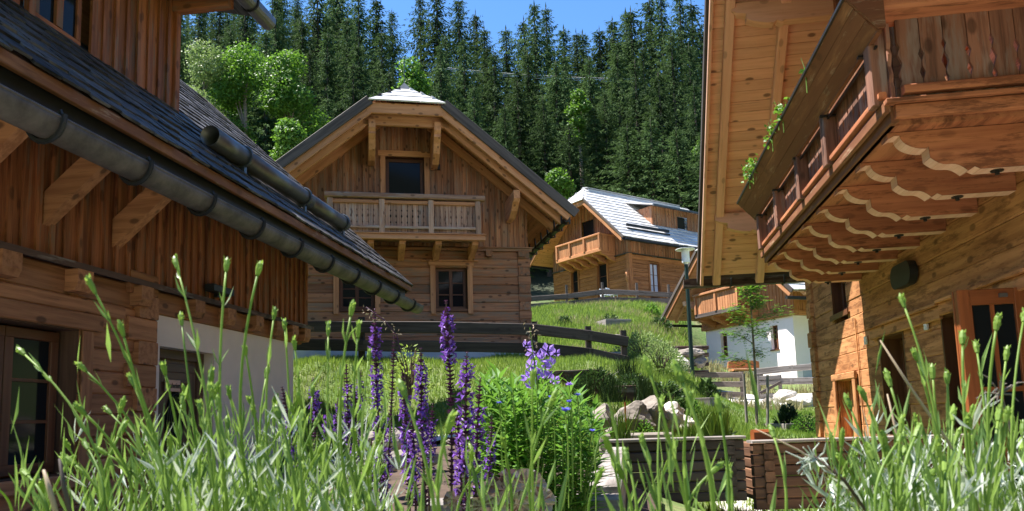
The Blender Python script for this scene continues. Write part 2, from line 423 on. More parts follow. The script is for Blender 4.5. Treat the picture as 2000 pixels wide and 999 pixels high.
# ================================================================== LEFT CHALET
L = House('chalet', 'dark roofed chalet filling the left edge, long stained gutter and beige plaster door wall', -0+AZ, -4.9, 9., -1.15, 'plus')
Lf = L.F
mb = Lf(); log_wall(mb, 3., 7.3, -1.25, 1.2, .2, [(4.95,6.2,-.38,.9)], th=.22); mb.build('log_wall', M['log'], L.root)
mb = Lf(); mb.box(4.6,6.45, .01, .05, .905, 1.06, 0, .01); mb.box(4.6,6.45,.01,.06,-.5,-.385,0,.01)
mb.box(6.21,6.36,.012,.03,-.38,.9,2,.006); mb.build('window_trim', M['log'], L.root)
mb = Lf(); reveal(mb, 4.95, 6.2, -.38, .9, .24, -.02); wr = mb.build('window_reveal', M['door'], L.root)
for (a, b) in ((4.97,5.55),(5.56,6.16)):
    window(L, Lf, a, b, -.36, .88, -.17, cols=1, rows=3, fw=.09)
mb = Lf(); mb.box(5.86,5.98,-.28,-.22,-.27,.02,2); mb.build('candle_holder', M['whitepl'], L.root)
mb = Lf()
z = -1.25
i = 0
while z < 1.42:
    e = .01 if i % 2 else .05
    mb.box(6.84, 7.30, -.05, .03+e*.6, z, z+.235, 0, .012) if i % 2 else mb.box(6.98, 7.3, -.05, .05, z, z+.235, 1, .012)
    z += .237; i += 1
mb.build('corner_post', M['log'], L.root)
mb = Lf(); mb.box(3., 11.0, -.15, -.01, 1.2, 1.45, 0, .015); mb.box(3., 6.8, -.1, .02, 1.06, 1.2, 0, .015); mb.build('wall_beam', M['log'], L.root)
for s_ in (4.3, 5.27, 6.1, 7.0, 7.97, 8.68, 9.4, 10.0, 10.5, 10.93):
    mb = Lf(); mb.prism([(s_-.1,-.1,1.43),(s_-.1,.12,1.43),(s_-.1,.12,1.30),(s_-.1,.09,1.235),(s_-.1,-.1,1.225)], (.2,0,0), 1)
    mb.build('joist_end', M['log'], L.root)
mb = Lf(); mb.box(7.3, 10.75, -.25, -.03, -1.25, 1.2, 0)
# plaster wall with door hole built from four pieces
mb = Lf()
for (a,b,c,d) in ((7.3,7.45,-1.25,1.2),(8.54,10.75,-1.25,1.2),(7.45,8.54,.87,1.2)): mb.hexa([(a,-.3,c),(b,-.3,c),(b,-.03,c),(a,-.03,c),(a,-.3,d),(b,-.3,d),(b,-.03,d),(a,-.03,d)],0)
mb.build('plaster_wall', M['plaster'], L.root)
mb = Lf(); mb.box(7.45,7.57,-.26,-.16,-1.1,.87,2,.01); mb.box(8.42,8.54,-.26,-.16,-1.1,.87,2,.01); mb.box(7.57,8.42,-.26,-.16,.76,.87,0,.01); mb.build('door_frame', M['door'], L.root)
mb = Lf(); mb.box(7.57,8.42,-.25,-.20,-1.1,.76,2)
for (a,b,c,d) in ((7.6,8.39,.62,.72),(7.6,8.39,-1.05,-.9),(7.6,7.72,-.9,.62),(8.27,8.39,-.9,.62),(7.72,8.27,.50,.62)): mb.box(a,b,-.2,-.18,c,d,2 if d-c>.5 else 0,.008)
dr = mb.build('door', M['door'], L.root)
mb = Lf(); c = [(8.0+.17*math.cos(t*PI/12), -.196, .05+.36*math.sin(t*PI/12)) for t in range(24)]; mb.prism(c, (0,.012,0)); mb.build('oval_pane', M['glass'], dr)
mb = Lf()
for k in range(1,5):
    mb.tube([(8.0+.17*k/4.4*math.cos(t*PI/12), -.176, .05+.36*k/4.4*math.sin(t*PI/12)) for t in range(25)], .006, 4)
mb.build('grille', M['iron'], dr)
mb = Lf(); mb.box(7.78,8.06,-.178,-.165,.40,.53,0,.003); sg_ = mb.build('door_sign', M['carve'], dr)
fc = bpy.data.curves.new('lettering','FONT'); fc.body = 'Daheim'; fc.size = .085; fc.align_x='CENTER'; fc.align_y='CENTER'; fc.extrude=.002
fo = bpy.data.objects.new('tmp', fc); COL.objects.link(fo); dg = bpy.context.evaluated_depsgraph_get()
me = bpy.data.meshes.new_from_object(fo.evaluated_get(dg)); bpy.data.objects.remove(fo)
me.materials.append(M['black']); lo = bpy.data.objects.new('lettering', me); COL.objects.link(lo); lo.parent = sg_
lo.matrix_local = Matrix.Translation((-.160, 7.92-9, .465+1.15)) @ Matrix(((0,0,1,0),(1,0,0,0),(0,1,0,0),(0,0,0,1)))
mb = Lf(); batten_wall(mb, 3., 11.1, 1.49, lambda u: 3.2, bw=.165); mb.build('batten_wall', M['batten'], L.root)
mb = Lf(); mb.box(3., 11.18, -.02, .10, 1.455, 1.488, 0); mb.box(3.,11.18,.10,.115,1.43,1.488,0); mb.build('drip_board', M['crib'], L.root)
mb = Lf(); mb.box(8.2,8.66,.03,.15,1.58,1.67,0,.01); mb.box(8.4,8.46,.03,.08,1.54,1.58); mb.build('wall_lamp', M['black'], L.root)
for s_ in (3.95, 4.85, 5.75, 6.65):
    mb = Lf(); mb.prism([(s_-.06,0,1.76),(s_-.06,.80,2.44),(s_-.06,.62,2.56),(s_-.06,0,2.04)], (.12,0,0), 1); mb.build('brace', M['log'], L.root)
# roof: u = s, w from the wall (0) outwards; eave at w=.9
Z0L, ML = 2.52, .95
kL = math.sqrt(1+ML*ML)
def RL(s_, a, off=0):   # a = horizontal distance up from the eave line (w=.93)
    return Vector((s_, .93-a+ML/kL*off, Z0L+ML*a+off/kL))
nL = Vector((0, ML/kL, 1/kL))
mb = Lf(); a = 0; step = .23
while a < 4.4:
    b = a+step; s_ = 2.5
    while s_ < 13.85:
        v = min(s_+U(.1,.26), 13.9)
        t = U(-.003,.012); e = U(-.03,.02)
        q = [RL(s_+.004,a+e,.012+t),RL(v-.004,a+e,.012+t),RL(v-.004,b+.03,.0),RL(s_+.004,b+.03,.0),RL(s_+.004,a+e,.034+t),RL(v-.004,a+e,.034+t),RL(v-.004,b+.03,.018),RL(s_+.004,b+.03,.018)]
        mb.hexa(q, 0); s_ = v
    a = b
roofL = mb.build('shingle_roof', M['shingleL'], L.root)
mb = Lf()
for k in range(14):
    a = .03+k*.3; mb.beam(RL(2.5,a+.15,-.03), RL(13.8,a+.15,-.03), .297*kL, .04, nL, .004)
mb.build('roof_boards', M['weath'], L.root)
mb = Lf(); mb.beam(RL(2.5,-.005,-.055), RL(13.85,-.005,-.055), .05, .10, (0,0,1), .006); mb.build('fascia_board', M['peel'], L.root)
mb = Lf(); mb.beam(RL(2.5,.03,-.17), RL(13.8,.03,-.17), .05, .16, (0,0,1)); mb.build('gutter_board', M['black'], L.root)
for s_ in [3.1+.9*k for k in range(12)]:
    mb = Lf(); mb.beam(RL(s_,.06,-.13), RL(s_,1.1,-.13), .1, .14, nL, .01); mb.build('rafter', M['log'], L.root)
mb = Lf(); mb.beam(RL(13.86,0,-.07), RL(13.86,4.4,-.07), .05, .22, nL, .01); mb.build('bargeboard', M['verge'], L.root)
# half round gutter
mb = Lf(); n = 12; R_ = .128; Gz, Gw = 2.172, .90
for s0_, s1_ in ((2.5, 14.3),):
    ss = [s0_+i*(s1_-s0_)/40 for i in range(41)]
    pts = []; 
    for s_ in ss:
        for k in range(n+1):
            th = PI+PI*k/n; pts.append((s_, Gw+R_*math.cos(th), Gz+.03+R_*1.05*math.sin(th)))
    F_ = []
    for i in range(40):
        for k in range(n): F_.append((i*(n+1)+k, i*(n+1)+k+1, (i+1)*(n+1)+k+1, (i+1)*(n+1)+k))
    mb.raw(pts, F_, None, .5)
gut = mb.build('gutter', M['gutter'], L.root, smooth=True, recalc=False)
sm = gut.modifiers.new('thick','SOLIDIFY'); sm.thickness = .006
mb = Lf(); mb.tube([(2.5,Gw+R_,Gz+.03),(14.3,Gw+R_,Gz+.03)], .012, 6); mb.tube([(2.5,Gw-R_,Gz+.03),(14.3,Gw-R_,Gz+.03)], .008, 6); mb.build('gutter_rim', M['gutter'], gut)
for k in range(-1, 10):
    s_ = 4.64+1.0026*k
    mb = Lf(); mb.tube([(s_, Gw+(R_+.022)*math.cos(t), Gz+.03+(R_+.03)*1.05*math.sin(t)) for t in [PI*.96+i*PI*1.08/10 for i in range(11)]], .021, 6)
    mb.tube([(s_,Gw+R_+.005,Gz+.04),(s_,Gw+R_-.01,Gz+.085),(s_,Gw+R_-.03,Gz+.07)], .012, 5)
    mb.build('gutter_bracket', M['black'], gut)
# snow pipe lying on the roof
mb = Lf(); n = 20; rp = .116; pc = (.40, 3.24)
for (a_, b_, r_) in ((7.62, 8.35, rp), (8.35, 10.3, rp*.97), (10.3, 11.72, rp*.97)):
    pts = []; 
    for s_ in (a_, b_):
        for k in range(n): pts.append((s_, pc[0]+r_*math.cos(2*PI*k/n), pc[1]+r_*math.sin(2*PI*k/n)))
    mb.raw(pts, [(k,(k+1)%n,n+(k+1)%n,n+k) for k in range(n)], None, .5)
pipe = mb.build('snow_guard_pipe', M['zinc'], L.root, smooth=True, recalc=False)
sm = pipe.modifiers.new('thick','SOLIDIFY'); sm.thickness = .006; sm.offset = 0
for s_ in (8.35, 10.1, 11.6):
    mb = Lf(); mb.tube([(s_, pc[0]+(rp+.012)*math.cos(2*PI*k/24), pc[1]+(rp+.012)*math.sin(2*PI*k/24)) for k in range(25)], .020, 6, False)
    mb.box(s_-.03,s_+.03,pc[0]+.02,pc[0]+.045,pc[1]-.30,pc[1]-.1,2); mb.box(s_-.02,s_+.02,pc[0]-.02,pc[0]+.02,pc[1]+rp,pc[1]+rp+.035,2)
    mb.build('pipe_clamp', M['lead'], pipe)
# dormer (wall at w=-.5)
DW = -.50
wins = [(5.30,5.92,3.93,4.75),(6.10,6.72,3.93,4.75)]
mb = Lf(); batten_wall(mb, 2.6, 8.3, 3.45, lambda u: 5.6, [(5.22,6.80,3.86,4.80)], bw=.2, wf=DW, batten=.055); dm = mb.build('dormer', M['batten'], L.root)
for (a,b,c,d) in wins: window(L, Lf, a, b, c, d, DW-.03, cols=2, rows=1, mat='batten', fw=.06, parent=dm)
mb = Lf(); mb.box(5.15,6.87,DW,DW+.03,3.80,3.87,0,.006); mb.box(5.97,6.05,DW-.03,DW+.025,3.87,4.8,2); mb.box(6.80,6.88,DW,DW+.03,3.87,4.8,2); mb.box(5.14,5.22,DW,DW+.03,3.87,4.8,2); mb.build('window_trim', M['batten'], dm)
mb = Lf(); mb.hexa([(6.10,DW-.16,3.9),(6.42,DW-.16,3.9),(6.42,DW-.14,3.9),(6.10,DW-.14,3.9),(6.10,DW-.16,4.7),(6.42,DW-.16,4.7),(6.42,DW-.14,4.7),(6.10,DW-.14,4.7)]); mb.build('curtain', M['curtain'], dm)
mb = Lf(); mb.box(8.26,8.36,DW-3,DW+.05,3.5,5.6,2,.01); mb.build('dormer_corner', M['batten'], dm)
mb = Lf(); mb.box(8.22,8.36,DW-.1,DW+.75,5.16,5.36,1,.012); mb.build('eave_beam', M['batten'], dm)
mb = Lf(); mb.hexa([(2.5,DW+.85,5.34),(8.9,DW+.85,5.34),(8.9,DW-2.2,6.1),(2.5,DW-2.2,6.1),(2.5,DW+.85,5.42),(8.9,DW+.85,5.42),(8.9,DW-2.2,6.18),(2.5,DW-2.2,6.18)],0); mb.build('dormer_roof', M['shingleL'], dm)
mb = Lf(); n=16
pts=[]
for s_ in (2.5, 8.92):
    for k in range(n): pts.append((s_, .44+.105*math.cos(2*PI*k/n), 5.27+.105*math.sin(2*PI*k/n)))
mb.raw(pts, [(k,(k+1)%n,n+(k+1)%n,n+k) for k in range(n)]+[tuple(range(n,2*n))], None, .5)
mb.build('dormer_gutter', M['zinc'], dm, smooth=False)
mb = Lf(); mb.tube([(8.42,.44+.115*math.cos(2*PI*k/16),5.27+.115*math.sin(2*PI*k/16)) for k in range(17)], .014, 5, False); mb.tube([(8.8,.56,5.28),(8.75,.57,5.5)],.006,5); mb.build('gutter_bracket', M['black'], dm)
mb = Lf(); mb.box(10.9,11.55,-.35,-.15,2.35,2.55,0,.015); mb.build('purlin_end', M['barge'], L.root)

# ================================================================== RIGHT CHALET
R = House('chalet', 'golden log chalet on the right with carved balcony joists and wide board soffit', AZ, 3.0, 9., -1.15, 'minus')
Rf = R.F
op = [(10.80,11.50,1.32,1.86),(10.70,11.55,-.6,.37),(8.82,9.60,-.55,.79),(7.03,7.75,-1.2,.82),(5.35,6.2,-1.2,.86)]
mb = Rf(); log_wall(mb, 3.2, 12.85, -1.4, 3.0, .235, op, th=.2, ch=.01, jit=.006)
S_ = Slope(8.3, 5.3, 2.37, .94, 1.66, 8, hh=1.6, R=1.7)
mb.build('log_wall', M['logR'], R.root)
mb = Rf(); batten_wall(mb, 3.8, 12.8, 3.0, lambda u: 2.2+.94*(5.3-abs(u-8.3)), [(7.4,8.8,3.05,4.9)], bw=.18, wf=.02); mb.build('batten_wall', M['batten'], R.root)
mb = Rf(); mb.box(7.4,8.8,-.1,-.06,3.05,4.9); mb.build('balcony_door', M['glass'], R.root)
for (a,b,c,d) in op[:4]:
    pass
# interlocked corner
mb = Rf(); z=-1.4; i=0
while z < 2.9:
    if i%2: mb.box(12.60,12.90,-.14,.035+U(-.004,.01),z,z+.232,0,.012)
    else: mb.box(12.61,12.885+U(-.01,.01),-.3,.05+U(-.01,.02),z,z+.232,1,.012)
    z+=.237; i+=1
mb.build('corner_post', M['logR'], R.root)
mb = Rf(); reveal(mb,10.80,11.50,1.32,1.86,.2,-.01); mb.box(10.7,11.6,.012,.03,1.24,1.32,0,.005); mb.build('window_reveal', M['frame'], R.root)
window(R, Rf, 10.82,11.48,1.34,1.84,-.13,cols=2,rows=1)
mb = Rf(); mb.box(10.55,11.7,.015,.055,.375,.47,0,.01); mb.box(10.58,10.70,.012,.05,-.6,.37,2,.008); mb.box(11.55,11.67,.012,.05,-.6,.37,2,.008); mb.build('door_trim', M['logR'], R.root)
mb = Rf(); reveal(mb,10.70,11.55,-.6,.37,.2,-.01); mb.build('door_reveal', M['logR'], R.root)
mb = Rf(); mb.box(10.72,11.53,-.19,-.15,-.6,.35,2)
for k in range(4): mb.box(10.72+k*.2,10.90+k*.2,-.15,-.14,-.6,.35,2,.005)
mb.build('cellar_door', M['logR'], R.root)
mb = Rf(); mb.box(9.72-2.05,9.78,.015,.05,.80,.93,0,.012); mb.box(7.66,9.78,.015,.085,.93,.955,0); mb.build('lintel_board', M['logR'], R.root)
mb = Rf(); mb.box(6.0,7.66,.017,.055,.83,.95,0,.012); mb.box(6.0,7.65,.017,.09,.95,.975,0); mb.build('lintel_board', M['logR'], R.root)
for (a,b,c,d) in (op[2],op[3],op[4]):
    mb = Rf(); reveal(mb,a,b,c,d,.3,-.01); mb.build('door_reveal', M['frame'], R.root)
window(R, Rf, 8.84,9.58,-.53,.77,-.22,cols=1,rows=3)
window(R, Rf, 7.05,7.73,-1.18,.80,-.24,cols=1,rows=3,name='glazed_door')
# open glazed door leaf, hinged at the near side, seen edge on
mb = Rf()
s_=6.22
for (w0,w1,z0_,z1_) in ((.0,.10,-1.15,.86),(.40,.50,-1.15,.86)): mb.box(s_-.035,s_+.035,w0-.02,w1-.02,z0_,z1_,2,.006)
mb.box(s_-.035,s_+.035,.08,.40,.74,.86,1,.006); mb.box(s_-.035,s_+.035,.08,.40,-1.15,-.75,1,.006); mb.box(s_-.03,s_+.03,.08,.40,.08,.12,1,.004); mb.box(s_-.02,s_+.02,.22,.25,-.75,.74,2)
for k in range(3): mb.box(s_+.036+.0*k, s_+.060, .46-.05*k, .485-.05*k, -1.15,.86,2,.004)
leaf_ = mb.build('door_leaf', M['leafwood'], R.root)
mb = Rf(); mb.box(s_-.008,s_+.008,.07,.41,-.76,.75); mb.build('pane', M['glass'], leaf_)
mb = Rf(); mb.box(s_-.05,s_-.036,.13,.19,.79,.82); mb.build('handle', M['zinc'], leaf_)
mb = Rf()
for (u_,z_) in ((10.03,.82),(8.07,.79)):
    m2 = Rf(); m2.box(u_-.035,u_+.035,.013,.04,z_-.05,z_+.05,2,.005); m2.build('door_sensor', M['whitepl'], R.root)
mb = Rf()
pl=[(8.12+.17+ (.26*math.cos(t)), .0, 1.375+.125*math.sin(t)) for t in [2*PI*k/20 for k in range(20)]]
pl=[]
for k in range(24):
    t=2*PI*k/24; pl.append((8.48+(.17 if math.cos(t)>0 else -.17)+.125*math.cos(t), .01, 1.37+.125*math.sin(t)))
mb.prism(pl,(0,.08,0)); mb.build('wall_lamp', M['black'], R.root)
mb = Rf()
for (a,b,z_) in ((5.3,6.1,1.50),(6.25,6.95,1.505),(7.3,7.9,1.50),(8.35,8.75,1.505)): pass
# thin strip added to stand in for a vertical line of sunlight
mb = Rf(); mb.box(10.42,10.44,.013,.025,-.5,1.15,2); mb.build('sunline_strip', M['logR'], R.root)
# ---- balcony
bal = Rf(); bal.box(5.36,10.12,.0,1.13,1.905,1.95,0)
for k in range(8): bal.box(5.36,10.12,.0+k*.142,.138+k*.142,1.952,1.99,0,.004)
balcony = bal.build('balcony', M['beamR'], R.root)
for k in range(8):
    s_ = 5.49+.65*k
    mb = Rf(); poly=[(s_, 1.11-dw, z_) for (z_,dw) in CARVE]
    poly = [(s_,1.11,1.90)]+poly[0:]+[(s_,0,1.60),(s_,0,1.90)]
    mb.prism(poly,(.13,0,0),1); mb.build('carved_joist', M['beamR'], balcony)
    # pale cut underside following the carving, 2 mm proud
    mb = Rf(); pr = [(1.11-dw, z_) for (z_,dw) in CARVE]+[(.0,1.60)]
    for (a_,b_) in zip(pr[:-1],pr[1:]):
        dx,dz=b_[0]-a_[0],b_[1]-a_[1]; l_=math.hypot(dx,dz); 
        if l_<.004: continue
        nx,nz=(-dz/l_, dx/l_)
        if nz>0 or (abs(nz)<.02 and nx<0): nx,nz=-nx,-nz
        o_=.003
        mb.raw([(s_-.001,a_[0]+nx*o_,a_[1]+nz*o_),(s_+.131,a_[0]+nx*o_,a_[1]+nz*o_),(s_+.131,b_[0]+nx*o_,b_[1]+nz*o_),(s_-.001,b_[0]+nx*o_,b_[1]+nz*o_)],[(0,1,2,3)],None,.5)
    mb.build('carved_edge', M['carve'], balcony, recalc=False)
    mb = Rf(); mb.tube([(s_+.06,.40,1.597),(s_+.06,.40,1.588)],.042,12); mb.tube([(s_+.06,.40,1.59),(s_+.06,.40,1.565)],.016,6); mb.build('bolt', M['iron'], balcony)
mb = Rf(); mb.box(5.30,10.2,1.09,1.145,1.905,2.02,0,.008); mb.box(5.28,10.22,1.147,1.185,1.975,2.055,0,.008); mb.build('floor_fascia', M['peel'], balcony)
mb = Rf(); mb.box(5.26,5.32,.0,1.12,1.93,2.02,1,.006); mb.box(5.22,5.30,0,1.185,2.024,2.055,1,.006);mb.build('floor_fascia', M['beamR'], balcony)
mb = Rf(); mb.box(5.31,10.15,1.152,1.205,2.085,2.135,0,.008); mb.build('bottom_rail', M['beamR'], balcony)
for s_ in (5.40, 6.55+.12, 7.72, 8.86, 10.02):
    mb = Rf(); mb.box(s_-.06,s_+.06,1.12,1.235,2.06,2.60,2,.01); mb.build('post', M['weath'], balcony)
def notched(mb, axis, c0, c1, z0_, z1_, w0, w1, nots, swap=False, tint=None):
    """vertical board with diamond notches cut into both edges"""
    pts=[(c0,z0_),(c1,z0_)]
    for (zc,r) in nots[0]: pts += [(c1,zc-r*1.6),(c1-r*.55,zc),(c1,zc+r*1.6)]
    pts += [(c1,z1_),(c0,z1_)]
    for (zc,r) in reversed(nots[1]): pts += [(c0,zc+r*1.6),(c0+r*.55,zc),(c0,zc-r*1.6)]
    if axis=='u': mb.prism([(a,w0,b) for a,b in pts],(0,w1-w0,0),2,tint)
    else: mb.prism([(w0,a,b) for a,b in pts],(w1-w0,0,0),2,tint)
mb = Rf(); u_=5.30; k=0
nt_a=[(2.20,.025),(2.32,.04),(2.44,.025)]; nt_b=[(2.25,.03),(2.38,.03)]
while u_<10.1:
    na = nt_a if k%2 else nt_b; nb = nt_b if k%2 else nt_a
    notched(mb,'u',u_+.003,u_+.137,2.03,2.62,1.10,1.125,(na,nb)); u_+=.14; k+=1
mb.build('railing_boards', M['weath'], balcony)
mb = Rf(); w_=1.06; k=0
while w_>-.05:
    na = nt_a if k%2 else nt_b; nb = nt_b if k%2 else nt_a
    notched(mb,'w',w_-.147,w_-.003,2.02,2.66,5.305,5.33,(nb,na)); w_-=.15; k+=1
mb.build('railing_boards', M['weath'], balcony)
mb = Rf(); mb.box(5.24,5.30,0,1.06,2.09,2.15,1,.008); mb.build('bottom_rail', M['beamR'], balcony)
mb = Rf(); mb.prism([(5.10,1.19,2.50),(5.10,1.235,2.50),(5.10,1.43,2.725),(5.10,1.43,2.76),(5.10,1.19,2.76)],(.022,0,0),1); mb.build('box_end', M['peel'], balcony)
mb = Rf(); mb.box(5.125,5.42,0,1.232,2.64,2.84,1,.02); mb.build('top_rail', M['beamR'], balcony)
mb = Rf(); mb.box(5.42,10.15,1.06,1.18,2.60,2.70,0,.015); mb.build('top_rail', M['weath'], balcony)
# flower box outside the rail, with slanted face
mb = Rf()
sec = [(1.25,2.52),(1.41,2.71),(1.385,2.73),(1.23,2.545)]
def long(sec_,a_,b_): mb.prism([(a_,w_,z_) for (w_,z_) in sec_],(b_-a_,0,0),0)
long([(1.235,2.50),(1.30,2.575),(1.275,2.59),(1.21,2.515)],5.15,10.2); long([(1.302,2.577),(1.375,2.662),(1.35,2.677),(1.277,2.592)],5.14,10.21); long([(1.377,2.664),(1.43,2.725),(1.405,2.74),(1.352,2.679)],5.13,10.22)
long([(1.20,2.49),(1.235,2.49),(1.235,2.505),(1.20,2.505)],5.15,10.2); long([(1.16,2.50),(1.18,2.50),(1.18,2.70),(1.16,2.70)],5.45,10.2)
mb.build('flower_box', M['peel'], balcony)
mb = Rf(); mb.box(5.12,10.23,1.40,1.445,2.728,2.752,0); mb.box(5.3,10.2,1.185,1.20,2.455,2.47,0);
for s_ in (5.5,6.6,7.7,8.8,9.9): mb.box(s_-.02,s_+.02,1.13,1.26,2.475,2.488,1)
mb.build('box_bracket', M['iron'], balcony)
# ---- roof of the right chalet
for sg in (1,-1):
    mb = Rf(); soffit(mb, S_, sg, -.5, 1.60, .02, 5.28, pw=.16); mb.build('soffit', M['soffit'], R.root)
    for w_,wd,ht in ((1.37,.13,.13),(.64,.13,.13),(-.02,.1,.13)):
        mb = Rf(); rafter(mb, S_, sg, w_, -.06, 5.2 if w_<1 else 3.8, wd, ht, -.045); mb.build('rafter', M['rafter'], R.root)
    mb = Rf(); rafter(mb, S_, sg, 1.625, -.05, 3.75, .05, .20, .0); mb.build('bargeboard', M['rafter'], R.root)
    mb = Rf(); rafter(mb, S_, sg, 1.672, -.08, 3.75, .04, .15, .07); mb.build('verge_board', M['verge'], R.root)
    mb = Rf(); shingles(mb, S_, sg, .3, (.12,.3), w0=-8); mb.build('shingle_roof', M['shingle'], R.root)
    mb = Rf(); mb.beam(S_.S(sg,.0,-8,-.03), S_.S(sg,.0,1.6,-.03), .03,.06,(0,0,1)); mb.build('eave_board', M['verge'], R.root)
mb = Rf(); hipface(mb, S_); mb.build('hip_roof', M['shingle'], R.root)
PUR = [(0,.0),(0,.06),(.05,.10),(.10,.11),(.13,.12),(.13,.20),(.2,.24),(.3,.275),(.36,.28),(.39,.25),(.42,.275),(.45,.28)]
for (s_, zt_, out, z_h) in ((12.60,3.20,1.45,.30),(10.18,5.49,1.36,.30),(6.42,5.36,1.5,.30),(4.0,3.10,1.5,.30)):
    mb = Rf(); poly=[(s_-.08,-.4,zt_)]+[(s_-.08,out,zt_)]+[(s_-.08,out-a_*1.5,zt_-b_*1.0-.04) for (a_,b_) in PUR]+[(s_-.08,.7,zt_-.3),(s_-.08,-.4,zt_-.3)]
    mb.prism(poly,(.16,0,0),1); mb.build('purlin', M['rafter'], R.root)
# squared wooden gutter along the far eave
mb = Rf(); s0_,z0_=13.78,2.20
mb.hexa([(s0_-.08,-8,z0_),(s0_+.08,-8,z0_),(s0_+.08,1.92,z0_),(s0_-.08,1.92,z0_),(s0_-.1,-8,z0_+.15),(s0_+.1,-8,z0_+.15),(s0_+.1,1.92,z0_+.15),(s0_-.1,1.92,z0_+.15)],1)
g_ = mb.build('eave_gutter', M['crib'], R.root)
for w_ in (1.1,.2,-.7,-1.6):
    mb = Rf(); mb.tube([(s0_-.1,w_,z0_+.25),(s0_-.125,w_,z0_+.1),(s0_-.1,w_,z0_-.015),(s0_+.1,w_,z0_-.015)],.014,5); mb.build('gutter_bracket', M['black'], g_)

# closed bodies, so no light leaks through the houses
mb = Lf(); mb.box(3.,10.7,-6.5,-.36,-1.2,2.95); mb.box(3,8.2,-3.2,-.75,2.96,5.2); mb.build('interior_body', M['log'], L.root)
mb = Lf(); mb.box(10.76,11.06,-6.5,-.06,1.2,3.1,1); mb.prism([(10.76,-.1,3.1),(10.76,-7,3.1),(10.76,-3.5,6.5)],(.3,0,0),2); mb.build('gable_wall', M['batten'], L.root)
mb = Lf(); mb.hexa([(2.5,-3.5,6.62),(13.9,-3.5,6.62),(13.9,-8,2.5),(2.5,-8,2.5),(2.5,-3.5,6.7),(13.9,-3.5,6.7),(13.9,-8,2.58),(2.5,-8,2.58)],0); mb.build('back_roof', M['shingleL'], L.root)
mb = Rf(); mb.box(3.9,12.6,-8,-.42,-1.3,3.1); mb.prism([(4.2,-.3,3.1),(12.4,-.3,3.1),(8.3,-.3,6.9)],(0,-7,0),2); mb.build('interior_body', M['log'], R.root)
# ================================================================== CENTRE CHALET (t = 20 m)
K = House('chalet', 'half-hipped wooden chalet in the middle with pierced balcony rail and white roof tip', AZC, 1.4, 20., 1.4, 'front')
K.loc
Kf0 = K.F
def Kf():
    q = MB((-1.4,0,-1.4),(1,0,0),(0,-1,0)); return q
WIN = [(2.09,2.95,2.90,4.06),(-.42,.50,2.90,3.80)]
mb = Kf(); log_wall(mb, -1.75, 4.5, 1.93, 4.5, .235, WIN, th=.2, ch=.018, jit=.012)
mb.build('log_wall', M['logC'], K.root)
mb = Kf(); mb.box(-1.78,4.55,-.35,-.03,.6,1.93,0); mb.build('foundation', M['found'], K.root)
mb = Kf(); z=1.93; i=0
while z<4.5:
    if i%2: mb.box(4.36,4.70,-.15,.035,z,z+.232,0,.012)
    else: mb.box(4.37,4.68,-.3,.055,z,z+.232,1,.012)
    z+=.237;i+=1
mb.build('corner_post', M['logC'], K.root)
mb = Kf(); mb.box(4.42,4.63,-6,-.25,1.4,5.7,1,.0); mb.build('side_wall', M['logC'], K.root)
mb = Kf(); mb.box(-2.0,4.75,-.02,.05,4.50,4.58,0,.008); mb.box(3.2,4.78,.0,.10,4.582,4.61,0); mb.build('wall_beam', M['logC'], K.root)
for u_ in (3.55,4.45):
    mb = Kf(); mb.box(u_-.09,u_+.09,0,.14,4.34,4.5,1,.015); mb.build('joist_end', M['logC'], K.root)
G = Slope(1.30, 4.23, 5.30, .82, 1.5, 9, hh=.96, R=.95)
DO = (.80,1.84,4.9,7.06)
mb = Kf(); batten_wall(mb, -1.75, 4.62, 4.61, lambda u: G.ze-.12+.82*(4.23-abs(u-1.3)), [DO], bw=.165, wf=.02); mb.build('batten_wall', M['batC'], K.root)
mb = Kf(); mb.box(.66,.80,.012,.06,4.75,7.06,2,.008); mb.box(1.84,1.98,.012,.06,4.75,7.06,2,.008); mb.box(.60,2.04,.014,.075,7.06,7.22,0,.01); mb.build('door_trim', M['barge'], K.root)
mb = Kf(); reveal(mb, *DO, .22, -.01); mb.build('door_reveal', M['frame'], K.root)
window(K, Kf, .81,1.83,4.9,7.05,-.12,cols=1,rows=1,mat='frame',fw=.09,name='balcony_door')
for (a,b,c,d) in WIN:
    mb = Kf(); mb.box(a-.14,a,.014,.06,c-.12,d+.02,2,.01); mb.box(b,b+.14,.014,.06,c-.12,d+.02,2,.01); mb.box(a-.18,b+.18,.016,.07,d+.02,d+.13,0,.01); mb.box(a-.36,b+.30,.015,.11,d+.135,d+.165,0)
    mb.build('window_trim', M['barge'], K.root)
    mb = Kf(); reveal(mb,a,b,c,d,.24,-.01); mb.box(a-.02,b+.02,-.1,.03,c-.05,c+.02,0); mb.build('window_reveal', M['frame'], K.root)
    window(K, Kf, a+.01,b-.01,c+.01,d-.01,-.13,cols=2,rows=3,fw=.09)
mb = Kf(); mb.box(2.02,2.26,.05,.17,6.71,6.85,0,.01); mb.build('wall_lamp', M['black'], K.root)
